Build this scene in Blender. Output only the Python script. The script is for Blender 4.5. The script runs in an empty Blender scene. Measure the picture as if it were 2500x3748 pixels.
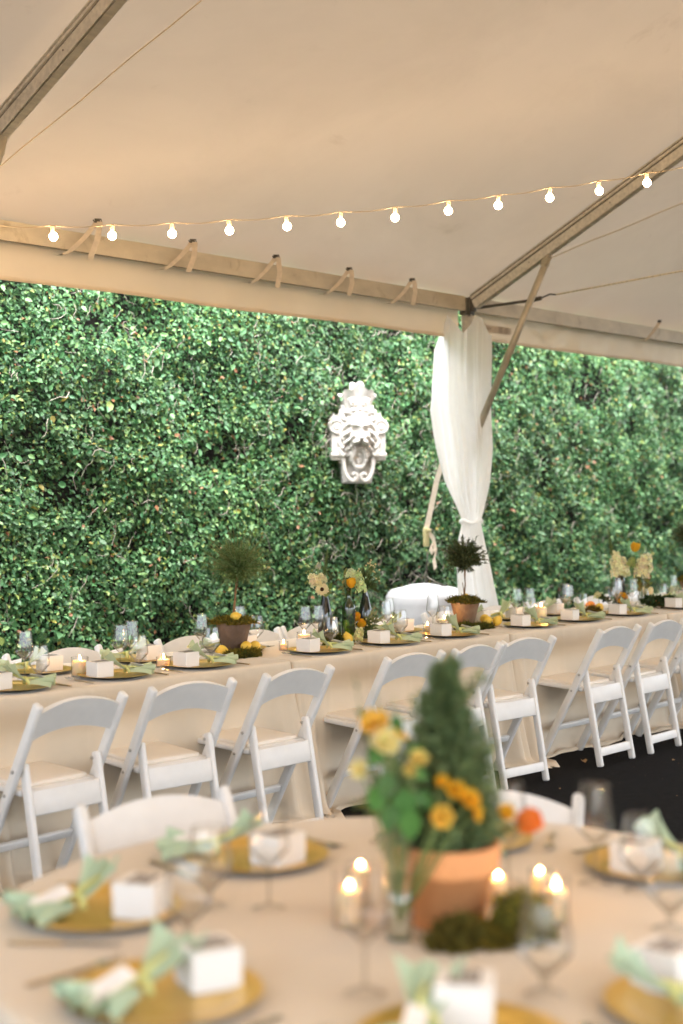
import bpy, bmesh, math, random
import numpy as np
from mathutils import Vector, Matrix, noise
R = math.radians
PI = math.pi
random.seed(7)
rng = np.random.default_rng(11)

# ------------------------------------------------------------------ camera, world, sun, exposure
# x runs along the long table and the tent's eave, y runs from the courtyard towards the ivy wall
scn = bpy.context.scene
col = scn.collection
cam_d = bpy.data.cameras.new('camera')
cam = bpy.data.objects.new('camera', cam_d)
col.objects.link(cam)
cam.location = (0, 0, 1.6)
cam.rotation_euler = (R(90) + math.atan(-77 / 5205.6), 0, R(42.5 - 90))
cam_d.sensor_fit = 'VERTICAL'
cam_d.sensor_height = 36
cam_d.lens = 50
cam_d.clip_end = 2000
cam_d.dof.use_dof = True
cam_d.dof.focus_distance = 7.3
cam_d.dof.aperture_fstop = 1.6
scn.camera = cam

world = bpy.data.worlds.new('World')
scn.world = world
world.use_nodes = True
wn, wl = world.node_tree.nodes, world.node_tree.links
sky = wn.new('ShaderNodeTexSky')
sky.sky_type = 'NISHITA'
sky.sun_disc = False
SUN_EL, SUN_AZ = 76, 195          # azimuth is the compass side the light comes from
sky.sun_elevation = R(SUN_EL)
sky.sun_rotation = R(SUN_AZ)
sky.dust_density = 3.0
sky.air_density = 1.0
pale = wn.new('ShaderNodeHueSaturation')      # a veil of thin cloud: the blue is paler
pale.inputs['Saturation'].default_value = .5
wl.new(sky.outputs[0], pale.inputs['Color'])
wl.new(pale.outputs[0], wn['Background'].inputs[0])
wn['Background'].inputs[1].default_value = 0.07

sun_d = bpy.data.lights.new('sun', 'SUN')
sun_d.energy = 1.5
sun_d.angle = R(105)
sun_d.color = (1.0, 0.975, 0.94)
sun = bpy.data.objects.new('sun', sun_d)
col.objects.link(sun)
sa = R(SUN_AZ)
sdir = Vector((math.sin(sa) * math.cos(R(SUN_EL)), math.cos(sa) * math.cos(R(SUN_EL)), math.sin(R(SUN_EL))))
sun.rotation_euler = sdir.to_track_quat('Z', 'Y').to_euler()

scn.view_settings.view_transform = 'Standard'
scn.view_settings.look = 'None'
scn.view_settings.exposure = 3.98
scn.view_settings.gamma = 1
scn.render.engine = 'CYCLES'
cy = scn.cycles
cy.use_denoising = True
cy.max_bounces = 12
cy.diffuse_bounces = 5
cy.transparent_max_bounces = 32
cy.transmission_bounces = 10
cy.sample_clamp_indirect = 6
cy.caustics_reflective = False
cy.caustics_refractive = False

# ------------------------------------------------------------------ materials
def mat(name, c, rough=.6, metal=0, var=.1, scale=6., bump=0., bscale=60., trans=0., sss=0., spec=.5, sheen=0., detail=3, c2=None, stretch=None):
    m = bpy.data.materials.new(name)
    m.use_nodes = True
    n, l = m.node_tree.nodes, m.node_tree.links
    p = n['Principled BSDF']
    p.inputs['Roughness'].default_value = rough
    p.inputs['Metallic'].default_value = metal
    p.inputs['Specular IOR Level'].default_value = spec
    if sheen:
        p.inputs['Sheen Weight'].default_value = sheen
    tc = n.new('ShaderNodeTexCoord')
    mp = n.new('ShaderNodeMapping')
    l.new(tc.outputs['Object'], mp.inputs['Vector'])
    if stretch:
        mp.inputs['Scale'].default_value = stretch
    tx = n.new('ShaderNodeTexNoise')
    tx.inputs['Scale'].default_value = scale
    tx.inputs['Detail'].default_value = detail
    l.new(mp.outputs[0], tx.inputs['Vector'])
    rp = n.new('ShaderNodeValToRGB')
    rp.color_ramp.elements[0].position = .3
    rp.color_ramp.elements[1].position = .7
    a = [max(0, x * (1 - var)) for x in c]
    b = [min(1, x * (1 + var)) for x in (c2 or c)]
    rp.color_ramp.elements[0].color = (*a, 1)
    rp.color_ramp.elements[1].color = (*b, 1)
    l.new(tx.outputs['Fac'], rp.inputs[0])
    l.new(rp.outputs[0], p.inputs['Base Color'])
    if bump:
        t2 = n.new('ShaderNodeTexNoise')
        t2.inputs['Scale'].default_value = bscale
        t2.inputs['Detail'].default_value = 4
        l.new(mp.outputs[0], t2.inputs['Vector'])
        bp = n.new('ShaderNodeBump')
        bp.inputs['Strength'].default_value = bump
        bp.inputs['Distance'].default_value = .02
        l.new(t2.outputs['Fac'], bp.inputs['Height'])
        l.new(bp.outputs[0], p.inputs['Normal'])
    if sss:
        p.inputs['Subsurface Weight'].default_value = sss
        p.inputs['Subsurface Radius'].default_value = (.03, .015, .006)
    if trans:
        out = n['Material Output']
        t = n.new('ShaderNodeBsdfTranslucent')
        l.new(rp.outputs[0], t.inputs[0])
        mx = n.new('ShaderNodeMixShader')
        mx.inputs[0].default_value = trans
        l.new(p.outputs[0], mx.inputs[1])
        l.new(t.outputs[0], mx.inputs[2])
        l.new(mx.outputs[0], out.inputs[0])
    return m

def glass(name, c=(.985, .985, .98), edge=(.20, .19, .17), rough=.02, gl=1.0):
    """thin-walled glass: one wall, see-through with a Fresnel reflection, denser where the wall is seen edge-on"""
    m = bpy.data.materials.new(name)
    m.use_nodes = True
    n, l = m.node_tree.nodes, m.node_tree.links
    n.remove(n['Principled BSDF'])
    lw = n.new('ShaderNodeLayerWeight')
    lw.inputs['Blend'].default_value = .5
    mixc = n.new('ShaderNodeMix')
    mixc.data_type = 'RGBA'
    mixc.inputs[6].default_value = (*c, 1)
    mixc.inputs[7].default_value = (*edge, 1)
    pe = n.new('ShaderNodeMath')
    pe.operation = 'POWER'
    l.new(lw.outputs['Facing'], pe.inputs[0])
    pe.inputs[1].default_value = 3.2
    l.new(pe.outputs[0], mixc.inputs[0])
    t = n.new('ShaderNodeBsdfTransparent')
    l.new(mixc.outputs[2], t.inputs[0])
    g = n.new('ShaderNodeBsdfGlossy')
    g.inputs['Roughness'].default_value = rough
    g.inputs['Color'].default_value = (gl, gl, gl, 1)
    # Schlick's Fresnel, the same from both sides of the wall
    pw = n.new('ShaderNodeMath')
    pw.operation = 'POWER'
    l.new(lw.outputs['Facing'], pw.inputs[0])
    pw.inputs[1].default_value = 4
    fr = n.new('ShaderNodeMath')
    fr.operation = 'MULTIPLY_ADD'
    l.new(pw.outputs[0], fr.inputs[0])
    fr.inputs[1].default_value = .70
    fr.inputs[2].default_value = .08
    mx = n.new('ShaderNodeMixShader')
    l.new(fr.outputs[0], mx.inputs[0])
    l.new(t.outputs[0], mx.inputs[1])
    l.new(g.outputs[0], mx.inputs[2])
    l.new(mx.outputs[0], n['Material Output'].inputs[0])
    return m

def emit(name, c, s):
    m = bpy.data.materials.new(name)
    m.use_nodes = True
    n, l = m.node_tree.nodes, m.node_tree.links
    n.remove(n['Principled BSDF'])
    e = n.new('ShaderNodeEmission')
    e.inputs[0].default_value = (*c, 1)
    e.inputs[1].default_value = s
    l.new(e.outputs[0], n['Material Output'].inputs[0])
    return m

def tinted(name, rough=.5, trans=.25, spec=.4):
    """base colour comes from the mesh's own 'tint' attribute: each leaf or petal its own hue"""
    m = bpy.data.materials.new(name)
    m.use_nodes = True
    n, l = m.node_tree.nodes, m.node_tree.links
    p = n['Principled BSDF']
    at = n.new('ShaderNodeAttribute')
    at.attribute_name = 'tint'
    l.new(at.outputs['Color'], p.inputs['Base Color'])
    p.inputs['Roughness'].default_value = rough
    p.inputs['Specular IOR Level'].default_value = spec
    t = n.new('ShaderNodeBsdfTranslucent')
    l.new(at.outputs['Color'], t.inputs[0])
    mx = n.new('ShaderNodeMixShader')
    mx.inputs[0].default_value = trans
    l.new(p.outputs[0], mx.inputs[1])
    l.new(t.outputs[0], mx.inputs[2])
    l.new(mx.outputs[0], n['Material Output'].inputs[0])
    return m

MT = {}
MT['asphalt'] = mat('asphalt', (.0058, .0046, .0040), .95, var=.5, scale=22, bump=.6, bscale=180, detail=8, spec=.12)
MT['vinyl'] = mat('tent_vinyl', (.74, .62, .48), .55, var=.03, scale=1.4, bump=.18, bscale=2.6, trans=.039, detail=5)
def smudge(m, c, scale, lo, hi, amt):
    """old stains with a shape of their own, over the base colour"""
    n, l = m.node_tree.nodes, m.node_tree.links
    p = n['Principled BSDF']
    src = p.inputs['Base Color'].links[0].from_socket
    outs = [k.to_socket for k in src.links]
    tc = n.new('ShaderNodeTexCoord')
    t = n.new('ShaderNodeTexNoise')
    t.inputs['Scale'].default_value = scale
    t.inputs['Detail'].default_value = 7
    t.inputs['Roughness'].default_value = .65
    t.inputs['Distortion'].default_value = .6
    l.new(tc.outputs['Object'], t.inputs['Vector'])
    mr = n.new('ShaderNodeMapRange')
    mr.inputs['From Min'].default_value = lo
    mr.inputs['From Max'].default_value = hi
    mr.inputs['To Max'].default_value = amt
    l.new(t.outputs['Fac'], mr.inputs['Value'])
    mx = n.new('ShaderNodeMix')
    mx.data_type = 'RGBA'
    l.new(mr.outputs[0], mx.inputs[0])
    l.new(src, mx.inputs[6])
    mx.inputs[7].default_value = (*c, 1)
    for o in outs:
        l.new(mx.outputs[2], o)
smudge(MT['vinyl'], (.42, .30, .18), 1.7, .63, .80, .38)
smudge(MT['vinyl'], (.50, .40, .29), .6, .50, .75, .30)
MT['valance'] = mat('valance_vinyl', (.80, .67, .50), .5, var=.05, scale=2.2, bump=.06, bscale=7, trans=.11, detail=5)
MT['alu'] = mat('weathered_aluminium', (.68, .63, .54), .45, metal=.12, var=.16, scale=7, bump=.15, bscale=40, stretch=(1, 6, 6), detail=6)
MT['eave'] = mat('stained_aluminium', (.58, .51, .39), .5, metal=.15, var=.12, scale=4, bump=.1, bscale=30, stretch=(1.5, 3, 3), detail=8)
smudge(MT['eave'], (.26, .19, .10), 5, .58, .72, .6)
smudge(MT['alu'], (.26, .21, .14), 6, .58, .74, .6)
MT['dark'] = mat('dark_gap', (.05, .042, .03), .8)
MT['steel'] = mat('dark_steel', (.12, .11, .09), .45, metal=.7, var=.3)
MT['bracepaint'] = mat('brace_aluminium', (.50, .44, .33), .45, metal=.35, var=.16, scale=9)
MT['webbing'] = mat('cream_webbing', (.72, .62, .5), .8, var=.08, scale=30, trans=.2)
MT['rope'] = mat('rope', (.74, .63, .45), .9, var=.2, scale=80)
MT['cordplastic'] = mat('clear_cord', (.62, .5, .34), .4, var=.1)
MT['curtain'] = mat('white_voile', (.95, .945, .93), .8, var=.015, scale=12, bump=.08, bscale=35, trans=.55, sheen=.1)
MT['drum'] = mat('white_vinyl_cover', (.50, .505, .52), .5, var=.03, scale=4, bump=.1, bscale=14)
MT['plaster'] = mat('white_plaster', (.57, .545, .51), .7, var=.07, scale=9, bump=.25, bscale=60, detail=6)
smudge(MT['plaster'], (.30, .275, .23), 7, .54, .78, .45)
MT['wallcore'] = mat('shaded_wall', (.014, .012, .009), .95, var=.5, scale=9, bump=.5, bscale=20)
MT['leaf'] = tinted('ivy_leaf', .45, .28, .5)
MT['twig'] = mat('ivy_twig', (.40, .35, .30), .85, var=.4, scale=14)
MT['chair'] = mat('white_resin', (.72, .70, .67), .38, var=.035, scale=14, bump=.03, bscale=50)
MT['cushion'] = mat('ivory_vinyl_pad', (.74, .68, .60), .45, var=.03, scale=10)
MT['bolt'] = mat('bolt_steel', (.45, .42, .38), .3, metal=1)
MT['linen'] = mat('champagne_linen', (.64, .545, .42), .85, var=.045, scale=3, bump=.10, bscale=260, sheen=.15, detail=5)
wn_ = MT['linen'].node_tree.nodes
for q in wn_:
    if q.type == 'TEX_NOISE' and q.inputs['Scale'].default_value == 260:
        q.inputs['Scale'].default_value = 7      # slack ripples in the cloth
    if q.type == 'BUMP':
        q.inputs['Strength'].default_value = .22
MT['gold'] = mat('gold_lacquer', (.68, .44, .10), .30, metal=.55, var=.06, scale=8)
MT['platedark'] = mat('plate_underside', (.03, .027, .022), .6)
MT['card'] = mat('white_card', (.80, .76, .71), .75, var=.02, scale=10)
MT['ink'] = mat('grey_ink', (.16, .13, .12), .8, var=.2)
MT['inkline'] = mat('pale_ink', (.44, .40, .36), .8, var=.2)
MT['napkin'] = mat('sage_linen', (.48, .545, .33), .85, var=.08, scale=9, bump=.15, bscale=200, trans=.15, sheen=.15)
MT['napkinfg'] = mat('mint_linen', (.46, .585, .41), .85, var=.08, scale=9, bump=.15, bscale=200, trans=.15, sheen=.15)
MT['ribbon'] = mat('pale_yellow_ribbon', (.78, .77, .30), .45, var=.06, trans=.25)
MT['cutlery'] = mat('brushed_gold_cutlery', (.56, .42, .25), .28, metal=1, var=.06)
MT['silver'] = mat('polished_cutlery', (.62, .57, .5), .18, metal=1, var=.05)
MT['glass'] = glass('clear_glass')
MT['rimglass'] = glass('glass_edge', (.88, .87, .85), (.42, .41, .38), .03)
MT['greenglass'] = glass('green_bottle_glass', (.26, .40, .05), (.02, .06, .01))
MT['darkgreenglass'] = glass('dark_green_bottle_glass', (.10, .17, .07), (.012, .03, .014))
MT['brownglass'] = glass('brown_bottle_glass', (.085, .04, .018), (.012, .007, .004))
MT['wax'] = mat('candle_wax', (.93, .80, .56), .45, var=.03, sss=.6, trans=.25)
MT['wick'] = mat('wick', (.02, .015, .01), .9)
MT['flame'] = emit('flame', (1., .54, .18), 34)
MT['bulb'] = emit('lit_bulb', (1., .70, .40), 5.6)
MT['socket'] = mat('bulb_socket', (.72, .58, .38), .4, var=.05, trans=.4)
MT['potdark'] = mat('aged_dark_clay', (.155, .098, .066), .85, var=.25, scale=10, bump=.3, bscale=60, detail=6)
MT['potmid'] = mat('aged_terracotta', (.27, .135, .07), .85, var=.25, scale=9, bump=.3, bscale=60, detail=6, c2=(.25, .17, .1))
MT['pot'] = mat('terracotta', (.78, .34, .13), .8, var=.1, scale=8, bump=.12, bscale=60)
MT['soil'] = mat('soil', (.03, .02, .014), .95, var=.4)
MT['bark'] = mat('topiary_bark', (.21, .115, .05), .9, var=.35, scale=40, bump=.5, bscale=60)
MT['foliage'] = tinted('plant_foliage', .5, .25, .35)
MT['moss'] = tinted('moss_tuft', .85, .2, .15)
MT['lemon'] = mat('lemon_skin', (.80, .52, .06), .42, var=.06, scale=7, bump=.25, bscale=260, sss=.05)
MT['orange'] = mat('orange_skin', (.82, .27, .03), .42, var=.06, scale=7, bump=.25, bscale=260)
MT['petal'] = tinted('petal', .6, .45, .25)
MT['stem'] = mat('flower_stem', (.16, .22, .06), .6, var=.2)
MT['dryleaf'] = mat('dry_leaf', (.42, .25, .09), .8, var=.3, scale=30)
MT['water'] = glass('vase_water', (.86, .9, .86), (.6, .66, .62))
MT['print'] = mat('printed_label', (.40, .33, .25), .8, var=.1)

# ------------------------------------------------------------------ mesh helpers
class MB:
    def __init__(s):
        s.v, s.f, s.m, s.t = [], [], [], []
    def add(s, vs, fs, M=None, mi=0, tint=None):
        o = len(s.v)
        if M is not None:
            vs = [M @ Vector(p) for p in vs]
        s.v.extend([tuple(p) for p in vs])
        for f in fs:
            s.f.append([i + o for i in f])
            s.m.append(mi)
            s.t.append(tint)
        return s
    def box(s, c, size, bev=0., M=None, mi=0, seg=2):
        hx, hy, hz = [q / 2 for q in size]
        if not bev:
            vs = [(c[0] + x * hx, c[1] + y * hy, c[2] + z * hz) for x in (-1, 1) for y in (-1, 1) for z in (-1, 1)]
            fs = [(0, 1, 3, 2), (4, 6, 7, 5), (0, 4, 5, 1), (2, 3, 7, 6), (0, 2, 6, 4), (1, 5, 7, 3)]
            return s.add(vs, fs, M, mi)
        bm = bmesh.new()
        bmesh.ops.create_cube(bm, size=1)
        for q in bm.verts:
            q.co = Vector((q.co.x * size[0], q.co.y * size[1], q.co.z * size[2]))
        bmesh.ops.bevel(bm, geom=bm.edges[:], offset=min(bev, min(size) * .49), segments=seg, affect='EDGES', profile=.5)
        bm.verts.ensure_lookup_table()
        vs = [q.co + Vector(c) for q in bm.verts]
        fs = [[q.index for q in f.verts] for f in bm.faces]
        bm.free()
        return s.add(vs, fs, M, mi)
    def bar(s, p0, p1, w, t, up=(0, 0, 1), bev=.004, mi=0, ext=0., seg=2):
        """bar from p0 to p1; t thick across (up x dir), w wide along up"""
        p0, p1 = Vector(p0), Vector(p1)
        d = (p1 - p0)
        L = d.length + ext
        d.normalize()
        sd = d.cross(Vector(up)).normalized()
        u = sd.cross(d).normalized()
        M = Matrix((sd, u, d)).transposed().to_4x4()
        M.translation = (p0 + p1) / 2
        return s.box((0, 0, 0), (t, w, L), bev, M, mi, seg)
    def tube(s, pts, rad, n=8, mi=0, cap=True, tint=None):
        pts = [Vector(p) for p in pts]
        if not hasattr(rad, '__len__'):
            rad = [rad] * len(pts)
        vs, fs = [], []
        t0 = (pts[1] - pts[0]).normalized()
        ref = Vector((0, 0, 1)) if abs(t0.z) < .9 else Vector((1, 0, 0))
        nx = t0.cross(ref).normalized()
        for i, p in enumerate(pts):
            a = pts[max(i - 1, 0)]
            b = pts[min(i + 1, len(pts) - 1)]
            t = (b - a).normalized()
            nx = (nx - t * nx.dot(t)).normalized()
            ny = t.cross(nx)
            for k in range(n):
                an = 2 * PI * k / n
                vs.append(p + (nx * math.cos(an) + ny * math.sin(an)) * rad[i])
        for i in range(len(pts) - 1):
            for k in range(n):
                k2 = (k + 1) % n
                fs.append((i * n + k, i * n + k2, (i + 1) * n + k2, (i + 1) * n + k))
        if cap:
            fs.append(tuple(range(n - 1, -1, -1)))
            o = (len(pts) - 1) * n
            fs.append(tuple(o + k for k in range(n)))
        return s.add(vs, fs, None, mi, tint)
    def lathe(s, prof, n=24, M=None, mi=0, fn=None, tint=None):
        """prof: list of (r, z); r = 0 closes the end"""
        vs, fs, rings = [], [], []
        for r, z in prof:
            if r <= 1e-6:
                rings.append([len(vs)])
                vs.append((0, 0, z))
            else:
                ring = []
                for k in range(n):
                    a = 2 * PI * k / n
                    rr, zz = (r, z) if fn is None else fn(r, z, a)
                    ring.append(len(vs))
                    vs.append((rr * math.cos(a), rr * math.sin(a), zz))
                rings.append(ring)
        for a, b in zip(rings[:-1], rings[1:]):
            if len(a) == 1 and len(b) == 1:
                continue
            for k in range(n):
                k2 = (k + 1) % n
                if len(a) == 1:
                    fs.append((a[0], b[k2], b[k]))
                elif len(b) == 1:
                    fs.append((a[k], a[k2], b[0]))
                else:
                    fs.append((a[k], a[k2], b[k2], b[k]))
        return s.add(vs, fs, M, mi, tint)
    def ball(s, c, r, n=12, sc=(1, 1, 1), mi=0, M=None, tint=None, fn=None):
        m = max(4, n // 2)
        prof = [(0, -1)] + [(math.cos(-PI / 2 + PI * i / m), math.sin(-PI / 2 + PI * i / m)) for i in range(1, m)] + [(0, 1)]
        T = Matrix.Translation(c) @ (M or Matrix()) @ Matrix.Diagonal((r * sc[0], r * sc[1], r * sc[2], 1))
        return s.lathe(prof, n, T, mi, fn, tint)
    def grid(s, fn, nu, nv, mi=0, M=None, thick=0., tint=None):
        vs = [fn(i / nu, j / nv) for j in range(nv + 1) for i in range(nu + 1)]
        fs = [(j * (nu + 1) + i, j * (nu + 1) + i + 1, (j + 1) * (nu + 1) + i + 1, (j + 1) * (nu + 1) + i) for j in range(nv) for i in range(nu)]
        return s.add(vs, fs, M, mi, tint)
    def build(s, name, mats, parent=None, smooth=True, loc=None, kind=None):
        me = bpy.data.meshes.new(name)
        me.from_pydata(s.v, [], s.f)
        if not isinstance(mats, (list, tuple)):
            mats = [mats]
        for q in mats:
            me.materials.append(MT[q] if isinstance(q, str) else q)
        if len(mats) > 1:
            me.polygons.foreach_set('material_index', s.m)
        if any(t is not None for t in s.t):
            at = me.attributes.new('tint', 'FLOAT_COLOR', 'FACE')
            d = np.ones((len(s.f), 4), np.float32)
            for i, t in enumerate(s.t):
                if t is not None:
                    d[i, :3] = t
            at.data.foreach_set('color', d.ravel())
        if smooth:
            me.polygons.foreach_set('use_smooth', [True] * len(s.f))
        me.update()
        return link(name, me, parent, loc, kind)

def link(name, me, parent=None, loc=None, kind=None):
    o = bpy.data.objects.new(name, me)
    col.objects.link(o)
    if parent is not None:
        o.parent = parent
    if loc is not None:
        o.location = loc
    if kind:
        o['kind'] = kind
    return o

def sharp(o, ang=35):
    me = o.data
    if hasattr(me, 'set_sharp_from_angle'):
        me.set_sharp_from_angle(angle=R(ang))
    return o

def tag(o, label, cat, group=None):
    o['label'] = label
    o['category'] = cat
    if group:
        o['group'] = group
    return o

def thing(name, label, cat, loc=(0, 0, 0), rz=0., group=None):
    o = link(name, None, None, loc)
    o.empty_display_size = .05
    o.rotation_euler = (0, 0, rz)
    return tag(o, label, cat, group)

def dup(root, loc, rz, label):
    r = root.copy()
    col.objects.link(r)
    r.location = loc
    r.rotation_euler = (0, 0, rz)
    r['label'] = label
    for ch in root.children:
        c = ch.copy()
        col.objects.link(c)
        c.parent = r
        for g in ch.children:
            d = g.copy()
            col.objects.link(d)
            d.parent = c
    return r

def np_mesh(name, V, F, m, parent=None, tint=None, kind=None, smooth=False):
    """V (n,3), F (m,k) with one face size"""
    me = bpy.data.meshes.new(name)
    k = F.shape[1]
    me.vertices.add(len(V))
    me.vertices.foreach_set('co', V.astype(np.float32).ravel())
    me.loops.add(F.size)
    me.loops.foreach_set('vertex_index', F.astype(np.int32).ravel())
    me.polygons.add(len(F))
    me.polygons.foreach_set('loop_start', np.arange(0, F.size, k, dtype=np.int32))
    me.polygons.foreach_set('loop_total', np.full(len(F), k, dtype=np.int32))
    me.materials.append(MT[m])
    if tint is not None:
        at = me.attributes.new('tint', 'FLOAT_COLOR', 'FACE')
        d = np.ones((len(F), 4), np.float32)
        d[:, :3] = tint
        at.data.foreach_set('color', d.ravel())
    if smooth:
        me.polygons.foreach_set('use_smooth', np.ones(len(F), bool))
    me.update(calc_edges=True)
    me.validate()
    return link(name, me, parent, None, kind)

def smooth_path(pts, rad, k=5):
    P = [Vector(p) for p in pts]
    out, rr = [], []
    for i in range(len(P) - 1):
        p0, p1, p2, p3 = P[max(i - 1, 0)], P[i], P[i + 1], P[min(i + 2, len(P) - 1)]
        for q in range(k):
            t = q / k
            out.append(.5 * ((2 * p1) + (p2 - p0) * t + (2 * p0 - 5 * p1 + 4 * p2 - p3) * t * t + (3 * p1 - p0 - 3 * p2 + p3) * t ** 3))
            rr.append(rad[i] + (rad[i + 1] - rad[i]) * t)
    return out + [P[-1]], rr + [rad[-1]]

def unit(a):
    return a / np.maximum(np.linalg.norm(a, axis=-1, keepdims=True), 1e-9)

def leaf_cloud(P, D, N, L, W, fold=.25):
    """leaves from point arrays: P base, D axis, N facing, L length, W half width; two folded quads each"""
    D = unit(D)
    N = unit(N - D * np.sum(N * D, 1, keepdims=True))
    S = np.cross(D, N)
    L = L[:, None]
    W = W[:, None]
    base = P
    tip = P + D * L - N * L * .10
    dn = N * W * fold
    r1 = P + D * L * .30 + S * W * .92 + dn
    r2 = P + D * L * .66 + S * W * .80 + dn
    l1 = P + D * L * .30 - S * W * .92 + dn
    l2 = P + D * L * .66 - S * W * .80 + dn
    V = np.stack([base, r1, r2, tip, l2, l1], 1).reshape(-1, 3)
    o = np.arange(len(P))[:, None] * 6
    F = np.concatenate([o + np.array([[0, 1, 2, 3]]), o + np.array([[0, 3, 4, 5]])], 1).reshape(-1, 4)
    return V, F

def strip_cloud(P0, P1, P2, W, side=None):
    """thin curved blades, two quads each"""
    n = len(P0)
    s = unit(np.cross(P2 - P0, rng.normal(size=(n, 3)))) * W[:, None] if side is None else side
    V = np.stack([P0 - s, P0 + s, P1 - s, P1 + s, P2 - s * .3, P2 + s * .3], 1).reshape(-1, 3)
    o = np.arange(n)[:, None] * 6
    F = np.concatenate([o + np.array([[0, 1, 3, 2]]), o + np.array([[2, 3, 5, 4]])], 1).reshape(-1, 4)
    return V, F

def join_np(parts):
    Vs, Fs, Ts, o = [], [], [], 0
    for V, F, T in parts:
        Vs.append(V)
        Fs.append(F + o)
        Ts.append(T)
        o += len(V)
    return np.concatenate(Vs), np.concatenate(Fs), np.concatenate(Ts)

# ------------------------------------------------------------------ ground
g = MB()
g.add([(-200, -200, 0), (200, -200, 0), (200, 200, 0), (-200, 200, 0)], [(0, 1, 2, 3)])
gr = g.build('ground', 'asphalt', smooth=False)
gr['kind'] = 'structure'

# ------------------------------------------------------------------ ivy wall
ivy = thing('ivy_wall', 'tall garden wall overgrown with small leaved green ivy and bare grey vines', 'ivy wall', (4, 7.9, 0))
IV = np.array((4, 7.9, 0.))
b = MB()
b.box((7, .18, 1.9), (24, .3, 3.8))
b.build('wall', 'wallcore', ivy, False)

LW = [(random.uniform(0, 2 * PI), 10 ** random.uniform(.55, 1.5), random.uniform(0, 6.3)) for _ in range(26)]
def lump(x, z):
    """bulges and hollows of the foliage: waves of many sizes in every direction"""
    r = 0
    for a, f, p in LW:
        r = r + .022 * f ** -.5 * np.sin(f * (x * math.cos(a) + z * math.sin(a)) + p + .8 * np.sin(f * .6 * (z * math.cos(a) - x * math.sin(a)) + p))
    return r

def tint_leaves(n, x, z):
    pal = np.array([(.042, .130, .046), (.072, .192, .070), (.115, .252, .098), (.175, .31, .11), (.245, .325, .085), (.33, .28, .06), (.32, .15, .075)])
    pr = np.array([.30, .30, .19, .125, .06, .012, .013])
    k = rng.choice(len(pal), n, p=pr)
    patch = np.sin(x * 1.7 + 2.2 * np.sin(z * 1.1)) * np.sin(z * 2.3 + x * .6)
    t = pal[k] * (1 + .22 * patch[:, None]) * rng.uniform(.75, 1.28, (n, 1))
    return np.clip(t, 0.004, .6)

NL = 320000
x = rng.random(NL) ** 1.12 * 14.5 + 4.1
z = rng.random(NL) ** .9 * 3.75 + .02
dep = rng.random(NL) ** 2.0 * .15
# thin patches where the dark core and bare vines show
hole = 0
for a, f, p in [(random.uniform(0, 2 * PI), 10 ** random.uniform(.6, 1.35), random.uniform(0, 6.3)) for _ in range(14)]:
    hole = hole + .62 * np.sin(f * (x * math.cos(a) + z * math.sin(a)) + p + .9 * np.sin(f * .7 * (z * math.cos(a) - x * math.sin(a))))
keep = rng.random(NL) < np.clip(1.25 - .27 * np.maximum(hole - .3, 0), .22, 1)
x, z, dep, hole = x[keep], z[keep], dep[keep], hole[keep]
n = len(x)
front = 7.62 - lump(x, z) * .9 + np.clip(hole - .6, 0, 2) * .035
P = np.stack([x, front + dep, z], 1) - IV
D = np.stack([rng.normal(0, .75, n), rng.normal(-.30, .4, n), rng.normal(-.45, .65, n)], 1)
N = np.stack([rng.normal(0, .45, n), rng.normal(-.75, .3, n), rng.normal(.80, .42, n)], 1)
L = rng.lognormal(math.log(.0285), .30, n)
W = L * rng.uniform(.27, .38, n)
V, F = leaf_cloud(P, D, N, L, W)
np_mesh('foliage', V, F, 'leaf', ivy, np.repeat(tint_leaves(n, x, z), 2, 0), 'stuff')
# vine stems
v = MB()
for i in range(1300):
    vx = random.random() ** 1.1 * 13 + 4.5
    vz = random.uniform(.35, 3.0)
    # more bare stems beside the mask and low on the wall
    if i % 3 == 0:
        vx = random.gauss(8.9, .8)
        vz = random.gauss(1.6, .8)
    yy = 7.58 - float(lump(np.array(vx), np.array(vz))) * .9 + random.uniform(-.03, .09)
    a = random.uniform(0, 2 * PI)
    ln = random.uniform(.05, .2)
    pts = [Vector((vx, yy, vz)) - Vector(IV)]
    for k in range(4):
        a += random.gauss(0, .6)
        pts.append(pts[-1] + Vector((math.cos(a), random.uniform(-.25, .2), math.sin(a))) * ln / 4)
    r = random.uniform(.0010, .0027)
    v.tube(pts, [r, r, r * .9, r * .7, r * .4], 4, cap=False)
v.build('vine', 'twig', ivy, True, kind='stuff')
# the largest leaves, one by one
lm = []
for q in range(5):
    V, F = leaf_cloud(np.zeros((1, 3)), np.array([[0, 0, -1.]]), np.array([[0, -1., .15]]), np.array([.041 + .004 * q]), np.array([.0125 + .0014 * q]))
    t = np.array([[(.06, .19, .075), (.10, .25, .10), (.045, .15, .06), (.16, .31, .115), (.08, .22, .085)][q]] * 2)
    lf = np_mesh('leaf', V, F, 'leaf', ivy, t)
    lm.append(lf)
for i in range(300):
    lx = 4.9 + random.random() ** 1.6 * 4.2
    lz = random.uniform(1.0, 3.0)
    ly = 7.575 - float(lump(np.array(lx), np.array(lz))) * .9 + random.uniform(-.05, .02)
    o = lm[i] if i < 5 else lm[i % 5].copy()
    if i >= 5:
        col.objects.link(o)
    o.location = Vector((lx, ly, lz)) - Vector(IV)
    o.rotation_euler = (random.gauss(-.35, .4), random.gauss(0, .9), random.gauss(0, .5))

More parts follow.
